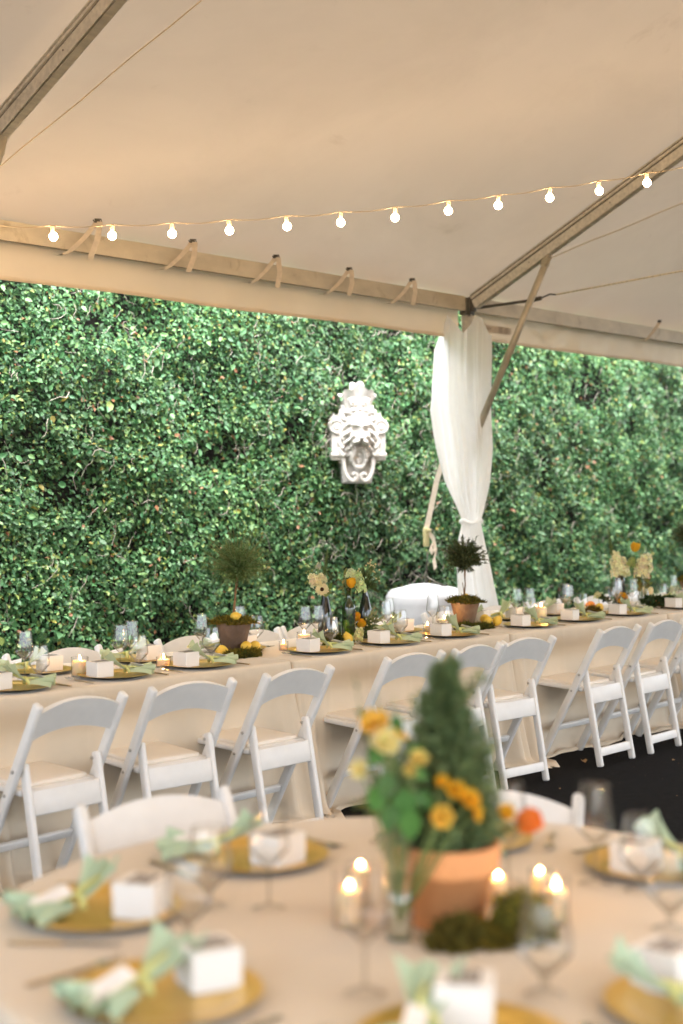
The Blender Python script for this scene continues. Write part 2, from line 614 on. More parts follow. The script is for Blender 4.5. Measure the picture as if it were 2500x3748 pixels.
# ------------------------------------------------------------------ tent
EV, EZ, SL = 6.5, 3.07, .4986            # eave line y, roof height there, roof slope
RIDGE = 1.93
def roof(y):
    return EZ + (EV - y) * SL if y >= RIDGE else EZ + (EV - RIDGE) * SL - (RIDGE - y) * SL
tent = thing('party_tent', 'cream vinyl frame tent with ridged aluminium rafters over the tables', 'tent', (8.48, 6.5, 0))
TO = Vector((8.48, 6.5, 0))
POLES = (-.66, 3.91, 8.48, 13.05)
b = MB()
def rf(u, v):
    X = -5.0 + u * 23
    Y = EV + .10 - v * (EV + .10 - RIDGE) * 2
    zz = roof(Y) if Y <= EV else EZ - (Y - EV) * .45
    # sag between the rafters
    d = min(abs(X - p) for p in POLES)
    s = min(abs(Y - EV), abs(Y - RIDGE), abs(Y - (2 * RIDGE - EV)))
    zz += .035 + .05 * math.exp(-(d / .25) ** 2) * 0 - .02 * (1 - math.exp(-d / .5)) * (1 - math.exp(-s / .6))
    zz += .006 * noise.noise((X * 1.3, Y * 1.1, 0)) + .015 * math.exp(-s / .25) * math.sin(X * 8.7 + 2 * math.sin(X * 1.9)) * (1 if Y > 5.8 else .3)
    return Vector((X, Y, zz)) - TO
b.grid(rf, 276, 90)
b.build('roof_fabric', 'vinyl', tent)

def profile_bar(mb, p0, p1, prof, up, mis=None):
    """extrude a closed 2-d profile (across, up) from p0 to p1"""
    p0, p1 = Vector(p0), Vector(p1)
    d = (p1 - p0).normalized()
    sd = d.cross(Vector(up)).normalized()
    u = sd.cross(d).normalized()
    k = len(prof)
    vs = [p0 + sd * a + u * c for a, c in prof] + [p1 + sd * a + u * c for a, c in prof]
    for i in range(k):
        j = (i + 1) % k
        mb.add([vs[i], vs[j], vs[j + k], vs[i + k]], [(0, 1, 2, 3)], None, mis[i] if mis else 0)
    mb.add(vs, [tuple(range(k - 1, -1, -1)), tuple(range(k, 2 * k))])
    return mb

# profile of the keder rail: across from -.03 (camera side for the eave) to .03, up from -.105 to 0
EPROF = [(-.030, -.085), (-.030, -.050), (-.034, -.046), (-.034, -.030), (-.026, -.026), (-.026, -.018), (-.032, -.014), (-.032, 0), (.032, 0), (.032, -.105),
         (.016, -.105), (.016, -.098), (.008, -.098), (.008, -.105), (-.012, -.105), (-.012, -.096), (-.024, -.096)]
EM = [0, 0, 0, 0, 1, 0, 0, 0, 0, 0, 1, 1, 1, 0, 1, 0, 0]
RPROF = [(-.031, -.112), (-.031, -.050), (-.025, -.047), (-.025, -.040), (-.034, -.036), (-.034, -.020), (-.026, -.016), (-.026, -.010), (-.031, -.006), (-.031, 0),
         (.031, 0), (.031, -.006), (.026, -.010), (.026, -.016), (.034, -.020), (.034, -.036), (.025, -.040), (.025, -.047), (.031, -.050), (.031, -.112),
         (.026, -.112), (.026, -.104), (.018, -.104), (.018, -.112)]
RM = [0, 0, 1, 0, 0, 0, 1, 0, 0, 0, 0, 0, 1, 0, 0, 0, 1, 0, 0, 0, 0, 1, 0, 0]
for p0, p1 in zip(POLES[:-1], POLES[1:]):
    for yy in (EV, 2 * RIDGE - EV):
        m = MB()
        fl = 1 if yy == EV else -1
        profile_bar(m, Vector((p0 + .06, yy, 3.045)) - TO, Vector((p1 - .06, yy, 3.045)) - TO, [(-a * fl * -1, c) for a, c in EPROF] if fl > 0 else EPROF, (0, 0, 1), EM)
        m.build('eave_beam', ['eave', 'dark'], tent, False)
for px in POLES:
    for sg in (1, -1):
        m = MB()
        ye = EV - .045 if sg > 0 else 2 * RIDGE - EV + .045
        a = Vector((px, ye, 3.035 + .045 * SL))
        c = Vector((px, RIDGE + sg * .03, roof(RIDGE) - .03 - .03 * SL))
        profile_bar(m, a - TO, c - TO, RPROF, (0, 0, 1), RM)
        rfo = m.build('rafter', ['alu', 'dark'], tent, False)
        h = MB()
        dv = (c - a).normalized()
        for t in (.6, 1.35, 1.72, 2.1, 2.9):       # small bolt holes in the rafter's faces
            q = a + dv * t - TO + Vector((0, 0, -.085))
            h.box(q, (.0655, .008, .008))
        h.build('bolt_hole', 'dark', rfo, False)
m = MB()
m.box(Vector((6.2, RIDGE, roof(RIDGE) - .06)) - TO, (22, .06, .10), .006)
m.build('ridge_beam', 'alu', tent, False)
# poles, corner joints and knee braces
for px in POLES[1:3] + (POLES[3], POLES[0]):
    for sg in (1, -1):
        py = EV if sg > 0 else 2 * RIDGE - EV
        m = MB()
        def star(r, zz, a):
            return r * (1 - .13 * max(0, math.cos(4 * a)) ** 6), zz
        m.lathe([(0, 0), (.038, 0), (.038, 2.96), (0, 2.96)], 48, Matrix.Translation(Vector((px, py, 0)) - TO), fn=star)
        m.build('pole', 'alu', tent)
        j = MB()
        j.box(Vector((px, py, 2.975)) - TO, (.105, .075, .13), .012)
        j.box(Vector((px, py - sg * .05, 2.985)) - TO, (.05, .05, .10), .008)
        j.tube([Vector((px - .035, py - sg * .05, 2.9)) - TO, Vector((px - .035, py - sg * .05, 3.04)) - TO], .009, 8)
        j.build('corner_joint', 'steel', tent)
        k = MB()
        a = Vector((px, py - sg * .73, 3.27))
        c = Vector((px, py - sg * .045, 1.94))
        k.tube([a - TO, c - TO], .025, 14)
        kb = k.build('brace', 'bracepaint', tent)
        k = MB()
        k.bar(a + Vector((0, 0, .055)) - TO, a + (c - a).normalized() * .08 - TO, .055, .05, (0, 1, 0), .012)
        k.build('brace_end', 'bracepaint', kb)
# valance: hangs outside the eave beam, hemmed at the foot
for i, (p0, p1) in enumerate(zip(POLES[:-1], POLES[1:])):
    wr = .004 if i < 2 else .011
    def va(u, v, p0=p0, p1=p1, wr=wr):
        X = p0 + .02 + u * (p1 - p0 - .04)
        return Vector((X, EV + .062 + wr * math.sin(X * 5.3 + v * 2) * v + wr * noise.noise((X * 6, v * 3, 2)) * 1.6, 3.06 - v * .315 - .004 * math.sin(X * 3.3) * v)) - TO
    m = MB()
    m.grid(va, 150, 10)
    vo = m.build('valance', 'valance', tent)
    m = MB()
    m.grid(lambda u, v, va=va: va(u, .93 + .07 * v) + Vector((0, -.0035 - .003 * math.sin(PI * v), 0)), 150, 3)
    m.build('hem', 'valance', vo)
# printed maker's patch on the valance beyond the pole: pale panel with small illegible print bars
m = MB()
PX = 8.94
m.box(Vector((PX, EV + .052, 2.845)) - TO, (.34, .004, .055))
pt = m.build('printed_patch', 'print', tent, False)
pt.data.materials[0] = MT['webbing']
m = MB()
m.box(Vector((PX - .12, EV + .048, 2.848)) - TO, (.06, .003, .004))
m.box(Vector((PX - .12, EV + .048, 2.838)) - TO, (.05, .003, .003))
for r_ in range(5):
    for q in range(2):
        m.box(Vector((PX + .03 + q * .075, EV + .048, 2.864 - r_ * .009)) - TO, (.06 - .012 * ((r_ + q) % 3), .003, .003))
m.build('print', 'print', pt, False)
# thin welded seams on the roof's underside
def seam(pts, w=.0024):
    m = MB()
    P = [Vector((p[0], p[1], roof(p[1]) + .010)) - TO for p in pts]
    d = (P[-1] - P[0]).normalized()
    sd = d.cross(Vector((0, SL, 1))).normalized()
    vs = []
    for k, p in enumerate(P):
        q = Vector((0, 0, .004 * math.sin(k * 1.7)))
        vs += [p - sd * w / 2 + q + Vector((0, 0, .008)), p - sd * w * .42 + q, p + sd * w * .42 + q, p + sd * w / 2 + q + Vector((0, 0, .008))]
    m.add(vs, [(4 * k + e, 4 * k + e + 1, 4 * k + e + 5, 4 * k + e + 4) for k in range(len(P) - 1) for e in range(3)])
    return m.build('seam', 'seamline', tent)
def lerp(a, c, n=14):
    return [tuple(a[i] + (c[i] - a[i]) * t / n for i in range(len(a))) for t in range(n + 1)]
MT['seamline'] = mat('seam_tape', (.95, .84, .68), .6, var=.04, scale=3, trans=.8)
for pts in (lerp((4.17, 6.18), (4.68, 3.7)), lerp((8.56, 6.40), (9.9, 4.6))):
    seam(pts)
# ratchet tabs: buckle on the roof, webbing straps to the eave beam
for i, (sx, sy) in enumerate(((4.94, 6.37), (5.67, 6.40), (6.38, 6.41), (7.07, 6.41), (7.73, 6.41), (11.12, 6.40))):
    B = Vector((sx, sy, roof(sy) - .035))
    w = .034
    def ribbon(mb, pts, w, side):
        n_ = len(pts)
        vs = []
        for p in pts:
            vs += [Vector(p) - side * w / 2 - TO, Vector(p) + side * w / 2 - TO]
        mb.add(vs, [(2 * q, 2 * q + 1, 2 * q + 3, 2 * q + 2) for q in range(n_ - 1)])
    m = MB()
    sd = Vector((.9, -.43, 0)).normalized()
    e1 = Vector((sx - .16 + random.uniform(-.02, .02), 6.452, 2.915))
    ribbon(m, [B, B.lerp(e1, .5) + Vector((0, -.012, -.008)), B.lerp(e1, .9) + Vector((.0, -.008, -.004)), e1 + Vector((-.03, 0, -.012)), e1 + Vector((-.045, .05, -.01))], w, sd)
    st = m.build('strap', 'webbing', tent)
    if i < 5:
        e2 = Vector((sx - .035 + random.uniform(-.02, .02), 6.40, 2.885 + random.uniform(-.01, .02)))
        m = MB()
        ribbon(m, [B + Vector((.008, -.012, 0)), B.lerp(e2, .5) + Vector((.01, -.03, 0)), e2 + Vector((0, -.02, 0))], w, sd)
        m.build('strap', 'webbing', tent)
    m = MB()
    m.tube([B + Vector((-.02, 0, .012)) - TO, B + Vector((.02, -.005, .016)) - TO, B + Vector((.03, 0, .0)) - TO, B + Vector((-.02, 0, -.004)) - TO, B + Vector((-.03, 0, .006)) - TO], .004, 6)
    m.box(B + Vector((.0, 0, .006)) - TO, (.03, .014, .010), .003)
    m.build('buckle', 'steel', st)
# tension rod and rope below the roof beside the pole
m = MB()
m.tube([Vector((8.52, 6.43, 2.965)) - TO, Vector((8.57, 5.98, 2.985)) - TO], .011, 8)
rd = m.build('tension_rod', 'steel', tent)
m = MB()
pts = [Vector((8.57, 5.98, 2.985)), Vector((8.575, 5.9, 2.995))]
m.tube([p - TO for p in pts], .016, 8)
m.tube([Vector((8.575, 5.9, 2.995)) - TO, Vector((8.60, 5.84, 3.02)) - TO, Vector((8.59, 5.78, 3.01)) - TO], .006, 6)
m.build('hook', 'steel', rd)
m = MB()
m.tube([Vector(p) - TO for p in ((8.59, 5.78, 3.01), (8.70, 5.2, 3.07), (8.80, 4.6, 3.13), (8.83, 4.3, 3.17), (9.0, 3.4, 3.27), (9.2, 2.0, 3.42))], .006, 6)
m.build('rope', 'rope', tent)

# ------------------------------------------------------------------ string lights
bulb_mb = MB()
bulb_mb.ball((0, 0, -.046), .0225, 16)
bulb_me = bulb_mb.build('bulb', 'bulb')
bulb_mesh = bulb_me.data
bpy.data.objects.remove(bulb_me)
sock_mb = MB()
sock_mb.lathe([(0, .006), (.007, .006), (.0105, 0), (.0105, -.026), (0, -.026)], 12)
so = sock_mb.build('socket', 'socket')
sock_mesh = so.data
bpy.data.objects.remove(so)

def string_light(pts, label, drop=.004):
    t = thing('string_light', label, 'string lights', pts[0], 0, 'strings of globe bulbs under the tent roof')
    o = Vector(pts[0])
    P = [Vector(p) - o for p in pts]
    fine = []
    for a, c in zip(P[:-1], P[1:]):
        for k in range(4):
            f = k / 4
            fine.append(a.lerp(c, f) + Vector((0, 0, -.012 * math.sin(PI * f))))
    fine.append(P[-1])
    m = MB()
    m.tube(fine, .0028, 5)
    m.build('cord', 'cordplastic', t)
    for p in P[1:-1]:
        bo = link('bulb', bulb_mesh, t, p + Vector((0, 0, -.012)))
        bo.rotation_euler = (random.gauss(0, .06), random.gauss(0, .06), random.uniform(0, 6))
        link('socket', sock_mesh, bo)
    return t
BP = [(4.382, 6.023, 2.958), (4.636, 5.855, 2.978), (4.893, 5.684, 3.001), (5.145, 5.519, 3.031), (5.401, 5.349, 3.066), (5.653, 5.184, 3.101), (5.906, 5.017, 3.142),
      (6.161, 4.849, 3.192), (6.405, 4.692, 3.238), (6.66, 4.523, 3.295), (6.906, 4.364, 3.348), (7.155, 4.202, 3.41)]
st_pts = [(3.95, 6.30, 2.955), (4.128, 6.19, 2.95)] + BP
for k in range(1, 10):
    st_pts.append((7.155 + .25 * k, 4.202 - .165 * k, 3.41 + .065 * k + .004 * k * k))
string_light(st_pts, 'string of lit globe bulbs rising from the eave to the rafter')
# more bulb strings out of this view, added for warm light in the tent
def zig(x0, y0, z0, x1, y1, z1, n):
    return [(x0 + (x1 - x0) * i / n, y0 + (y1 - y0) * i / n, z0 + (z1 - z0) * i / n - .35 * math.sin(PI * i / n)) for i in range(n + 1)]
string_light(zig(-.6, 6.3, 2.95, 5.9, 1.95, 5.1, 26), 'added string of lit globe bulbs along the roof behind the camera side')
string_light(zig(5.9, 1.9, 5.1, -.6, -2.4, 2.95, 26), 'added string of lit globe bulbs from the ridge down to the open side')
string_light(zig(-2.2, 1.93, 5.15, 5.9, 1.93, 5.15, 30), 'added string of lit globe bulbs sagging under the ridge over the round table')  # unseen ridge strand, added to brighten the round table
string_light(zig(5.9, 1.93, 5.15, 13.0, 1.93, 5.15, 26), 'added string of lit globe bulbs sagging under the ridge at the far end')
string_light(zig(-.6, -2.4, 2.95, 3.9, 1.9, 5.1, 24), 'added string of lit globe bulbs crossing above the camera')
string_light(zig(3.95, -2.4, 2.95, 9.6, 1.9, 5.1, 24), 'added string of lit globe bulbs over the far end of the open side')

# ------------------------------------------------------------------ curtain on the pole
cu = thing('curtain', 'white voile curtain gathered and knotted round the tent pole', 'curtain', (8.455, 6.45, 0))
AZ = R(42.5)
rx, ry = math.sin(AZ), -math.cos(AZ)      # the curtain hangs flattened across the courtyard's diagonal
# height, centre offset along the flat axis, half width
prof = [(2.86, -.060, .190), (2.70, -.066, .196), (2.50, -.070, .200), (2.2, -.0725, .207), (1.92, -.043, .188), (1.675, -.021, .153), (1.50, .0, .104), (1.43, .0075, .083),
        (1.38, .009, .070), (1.33, .009, .076), (1.19, .006, .103), (.99, .03, .127), (.685, .07, .146), (.3, .09, .168), (.012, .10, .18)]
zs = np.linspace(2.86, .012, 90)
pz = np.array([p[0] for p in prof])[::-1]
pc = np.array([p[1] for p in prof])[::-1]
pw = np.array([p[2] for p in prof])[::-1]
NA = 220
m = MB()
vs, fs = [], []
for i, zz in enumerate(zs):
    c0 = float(np.interp(zz, pz, pc))
    w0 = float(np.interp(zz, pz, pw))
    up = zz > 1.37
    for k in range(NA + 1):
        a = -.75 + (PI + 1.5) * k / NA        # the sheet wraps the courtyard side and is open behind
        amp = (.16 if up else .15) * min(1, abs(zz - 1.37) / .35 + .35)
        fold = math.sin(a * 7 + .8 * math.sin(zz * 1.9) + 1.2) * .5 + math.sin(a * 15 + zz * 1.3) * .35 + math.sin(a * 24 - zz * .8 + math.sin(zz * 4)) * .22 + math.sin(a * 4 - zz * 2.2) * .35
        rr = w0 * (1 + amp * fold)
        dd = .46 + .06 * math.sin(zz * 3)
        ex, ey = rr * math.cos(a), rr * dd * math.sin(a) * .9
        dz = 0
        if zz > 2.2:    # the top corners are tied up to the joint, the edge between them dips
            zt = float(np.interp(ex, (-.20, -.15, -.115, -.08, .0, .06, .085, .14, .20), (2.66, 2.80, 2.90, 2.86, 2.765, 2.83, 2.90, 2.88, 2.76)))
            dz = (zz - 2.2) / (2.86 - 2.2) * (zt - 2.86)
        vs.append(((c0 + ex) * rx + ey * math.cos(AZ) * -1, (c0 + ex) * ry - ey * math.sin(AZ), zz + dz))
for i in range(len(zs) - 1):
    for k in range(NA):
        fs.append((i * (NA + 1) + k, i * (NA + 1) + k + 1, (i + 1) * (NA + 1) + k + 1, (i + 1) * (NA + 1) + k))
m.add(vs, fs)
m.build('drape', 'curtain', cu)
m = MB()
tp = []
for k in range(33):
    a = 2 * PI * k / 32
    ex, ey = .076 * math.cos(a), .042 * math.sin(a)
    tp.append(((.009 + ex) * rx - ey * math.cos(AZ), (.009 + ex) * ry - ey * math.sin(AZ), 1.372 + .012 * math.sin(a * 3)))
m.tube(tp, [.011 + .005 * math.sin(k * .9) ** 2 for k in range(33)], 8)
m.build('tie', 'curtain', cu)

# ------------------------------------------------------------------ ballast drum and its strap
dr = thing('ballast_drum', 'white covered ballast drum standing between curtain and ivy', 'drum', (8.64, 7.02, 0))
m = MB()
def drum(r, zz, a):
    f = min(1, r / .31)
    k = math.sin(a * 5 + 1) * .4 + math.sin(a * 9 + 2.2) * .35 + math.sin(a * 14) * .2
    if zz > .80:
        return r * (1 + .012 * k), zz + .018 * k * math.sin(PI * f)
    return r * (1 + .012 * math.sin(a * 6 + zz * 5) + .008 * math.sin(a * 11 - zz * 9)), zz
m.lathe([(.325, 0), (.322, .2), (.318, .45), (.316, .60), (.322, .635), (.318, .66), (.322, .72), (.318, .775), (.305, .80), (.28, .825), (.23, .838), (.17, .848), (.10, .858), (.05, .868), (.022, .878), (0, .88)], 72, fn=drum)
m.build('cover', 'drum', dr)
m = MB()
m.tube([(0, 0, .875), (-.02, .0, .93), (.0, 0, .98), (.02, 0, .93), (0, 0, .88)], .006, 6)
m.tube([(0, 0, .99), (.006, -.012, 1.12)], .006, 6)
m.tube([(0, 0, .93), (.05, -.06, .885), (.10, -.12, .855)], .009, 6)
m.build('hook', 'steel', dr)
m = MB()
def rib(mb, pts, w, side):
    side = Vector(side).normalized()
    vs = []
    for p in pts:
        vs += [Vector(p) - side * w / 2, Vector(p) + side * w / 2]
    mb.add(vs, [(2 * q, 2 * q + 1, 2 * q + 3, 2 * q + 2) for q in range(len(pts) - 1)])
rt = thing('ratchet_strap', 'taut tan ratchet strap from tent pole to ballast drum', 'strap', (8.64, 7.02, 1.13))
S0 = Vector((8.64, 7.02, 1.13))
SIDE = (rx, ry, 0)
rib(m, [(0, 0, .16), (.008, -.10, .55), (-.02, -.35, 1.15), (-.08, -.46, 1.72)], .042, SIDE)
m.build('webbing', 'webbing', rt)
m = MB()
m.box((0, 0, .11), (.05, .03, .15), .008)
m.box((.0, -.02, .16), (.058, .02, .03), .004)
m.build('ratchet', mat('yellowed_ratchet', (.50, .44, .22), .5, var=.15), rt)
m = MB()
rib(m, [(.01, -.01, .15), (.05, -.03, .10), (.075, -.03, .03), (.05, -.03, -.02), (.03, -.02, .02), (.06, -.02, .07), (.085, -.03, .0), (.06, -.03, -.07), (.08, -.03, -.14)], .034, (rx * .6, ry * .6, .7))
m.build('loose_end', 'webbing', rt)

# ------------------------------------------------------------------ lion mask on the ivy
lm_ = thing('lion_mask', 'white plaster lion mask plaque hanging on the ivy wall', 'wall mask', (8.42, 7.56, 1.66), R(-38))
m = MB()
def slab(outline, y0, y1, bev=.012):
    """closed outline (x, z) extruded from depth y0 (back) to y1 (front) with a soft front edge"""
    k = len(outline)
    cx = sum(p[0] for p in outline) / k
    cz = sum(p[1] for p in outline) / k
    vs = [(x_, y0, z_) for x_, z_ in outline] + [(x_, y1 + bev, z_) for x_, z_ in outline]
    vs += [(x_ + (cx - x_) * .06, y1, z_ + (cz - z_) * .04) for x_, z_ in outline]
    fs = [tuple(range(2 * k, 3 * k))]
    for i in range(k):
        j = (i + 1) % k
        fs += [(i, j, j + k, i + k), (i + k, j + k, j + 2 * k, i + 2 * k)]
    return vs, fs
m.add(*slab([(-.115, .0), (.115, .0), (.13, .1), (.135, .19), (.215, .20), (.20, .25), (.19, .44), (.15, .50), (.13, .62), (-.13, .62), (-.15, .50), (-.19, .44), (-.20, .25), (-.215, .20), (-.135, .19), (-.13, .1)], .20, -.07))
m.build('backplate', 'plaster', lm_, False)
for s_ in (-1, 1):
    m = MB()
    m.box((s_ * .175, -.06, .305), (.085, .13, .22), .015)
    m.box((s_ * .175, -.085, .225), (.10, .11, .035), .012)
    m.box((s_ * .178, -.075, .195), (.085, .09, .03), .012)
    T = Matrix.Translation((s_ * .178, -.02, .445)) @ Matrix.Rotation(R(90), 4, 'X')
    m.lathe([(0, 0), (.055, 0), (.062, .02), (.062, .11), (.055, .125), (.046, .126), (.042, .116), (.026, .116), (.022, .124), (.012, .126), (0, .118)], 26, T)
    m.add(*slab([(s_ * .15, .48), (s_ * .225, .50), (s_ * .20, .53), (s_ * .19, .56), (s_ * .165, .535), (s_ * .14, .56)], .02, -.04, .008))
    sharp(m.build('side_scroll', 'plaster', lm_), 40)
# the head: a carved relief
FX, FZ0, FZ1 = .150, .155, .585
def gs(x_, z_, cx, cz, sx, sz):
    return math.exp(-((x_ - cx) / sx) ** 2 - ((z_ - cz) / sz) ** 2)
def face(u, v):
    x_ = (u * 2 - 1) * FX
    z_ = FZ0 + (FZ1 - FZ0) * v
    ax = abs(x_)
    e = 1 - (x_ / (FX * (.80 + .25 * math.sin(PI * min(1, v * 1.05))))) ** 2 - ((z_ - .38) / .235) ** 2 * .75
    h = .12 * math.sqrt(max(0, e)) + .05
    h += .022 * gs(x_, z_, 0, .50, .085, .055)                       # forehead
    h += .026 * gs(ax, z_, .045, .455 + .12 * (ax - .045), .036, .012)                   # brow
    h += .030 * gs(x_, z_, .0, .445, .018, .03)
    h -= .044 * gs(ax, z_, .046, .426, .026, .016)                   # eye sockets
    h += .034 * gs(ax, z_, .045, .426, .015, .0085)                   # eyes
    h += .055 * gs(x_, z_, 0, .395, .022, .052) + .055 * gs(x_, z_, 0, .352, .034, .020)   # nose
    h += .036 * gs(ax, z_, .062, .375, .030, .022)                   # cheeks
    h += .058 * gs(ax, z_, .030, .322, .036, .020)                   # muzzle
    h -= .030 * gs(x_, z_, 0, .318, .006, .02)
    h -= .050 * gs(x_, z_, 0, .295, .045, .009)                      # mouth shadow
    # moustache and mane locks
    w = gs(ax, z_, .098, .36, .034, .13)
    h += w * .032 * math.sin(z_ * 95 + ax * 80)
    w = gs(ax, z_, .062, .285, .028, .04)
    h += w * .018 * math.sin(ax * 210 - z_ * 90)
    # open mouth
    r2 = (x_ / .050) ** 2 + ((z_ - .205) / .062) ** 2
    h -= .030 * math.exp(-r2 ** 2)
    h += .012 * math.sin(ax * 150 + z_ * 60) * gs(ax, z_, .1, .2, .03, .06)
    return (x_, -.03 - max(.0, h), z_)
m = MB()
m.grid(face, 88, 124)
m.build('lion_face', 'plaster', lm_)
m = MB()
pts = [(.054 * math.cos(a), -.150 - .01 * math.sin(a), .195 + .072 * math.sin(a)) for a in [2 * PI * k / 36 for k in range(37)]]
m.tube(pts, [.018 + .005 * math.sin(3 * q / 36 * 2 * PI) for q in range(37)], 10)
m.build('mouth_ring', 'plaster', lm_)
m = MB()
m.ball((0, -.135, .222), .032, 12, (1, .7, .42))
m.ball((0.0, -.13, .175), .03, 12, (.8, .6, 1.1))
m.build('tongue', 'plaster', lm_)
def spiral(cx, cz, y, r0, turns, sgn, a0=0., n=26):
    return [(cx + sgn * r0 * (1 - .8 * t / n) * math.cos(a0 + turns * 2 * PI * t / n), y - .025 * t / n, cz + r0 * (1 - .8 * t / n) * math.sin(a0 + turns * 2 * PI * t / n)) for t in range(n + 1)]
for s_ in (-1, 1):
    for q, (xa, za, dz) in enumerate(((.105, .52, .10), (.128, .46, .12), (.135, .39, .12), (.128, .32, .11))):
        m = MB()          # curling mane locks beside the face
        m.tube(*smooth_path([(s_ * (xa - .02), -.12, za), (s_ * (xa + .012), -.125, za - dz * .25), (s_ * (xa + .018), -.13, za - dz * .6), (s_ * (xa - .002), -.14, za - dz * .95), (s_ * (xa - .022), -.15, za - dz * .75)], [.010, .018, .019, .015, .008]), 8)
        m.build('mane_lock', 'plaster', lm_)
    m = MB()
    pts = [(s_ * .125, -.09, .40), (s_ * .138, -.10, .33), (s_ * .128, -.115, .25), (s_ * .118, -.12, .17), (s_ * .108, -.125, .10), (s_ * .085, -.13, .045), (s_ * .05, -.135, .02), (s_ * .022, -.14, .035), (s_ * .018, -.145, .065), (s_ * .04, -.15, .078), (s_ * .055, -.155, .062)]
    m.tube(*smooth_path(pts, [.012, .017, .019, .018, .017, .018, .019, .018, .016, .013, .009]), 10)
    m.build('beard_scroll', 'plaster', lm_)
    m = MB()
    m.tube(*smooth_path([(s_ * .05, -.16, .535), (s_ * .09, -.15, .56), (s_ * .125, -.13, .545), (s_ * .125, -.14, .505), (s_ * .095, -.15, .498), (s_ * .088, -.155, .52)], [.016, .021, .02, .018, .015, .010]), 10)
    m.tube(*smooth_path([(s_ * .02, -.15, .56), (s_ * .045, -.165, .575), (s_ * .07, -.16, .558), (s_ * .055, -.165, .535)], [.018, .02, .017, .011]), 10)
    m.build('curl', 'plaster', lm_)
def crown(u, v):
    # solid flared leaf capital: u runs round it from the back edge over the front to the other back edge
    a = PI * u
    fl = .112 + .042 * v ** 2.2
    x_ = -math.cos(a) * fl
    y_ = .10 - (.10 + .155 * math.sin(a) ** .7) * (.85 + .22 * v ** 2)
    top = .150 + .055 * v * math.sin(a) ** 4 - .02 * math.cos(a) ** 2 + .018 * math.cos(a * 8) * v
    return (x_, y_ + .012 * math.cos(a * 8) * v, .565 + v * top)
m = MB()
m.grid(crown, 56, 16)
rim_ = [crown(k / 56, 1) for k in range(57)]
m.add(rim_ + [(0, -.02, .70)], [(k, k + 1, 57) for k in range(56)])
cr = m.build('crown', 'plaster', lm_)
m = MB()
for s_ in (-1, 1):
    m.tube(spiral(s_ * .052, .635, -.135, .034, 1.6, s_, .4), [.011 - .004 * t / 26 for t in range(27)], 8)
    m.ball((s_ * .052, -.155, .635), .012, 10)
m.ball((0, -.165, .58), .022, 12, (1, 1, .9))
m.ball((-.035, -.16, .572), .016, 10)
m.ball((.035, -.16, .572), .016, 10)
m.tube(*smooth_path([(-.06, -.13, .725), (-.055, -.12, .775), (-.02, -.12, .765), (.015, -.12, .785), (.04, -.125, .735)], [.014, .02, .018, .019, .012]), 8)
m.build('crown_spirals', 'plaster', cr)

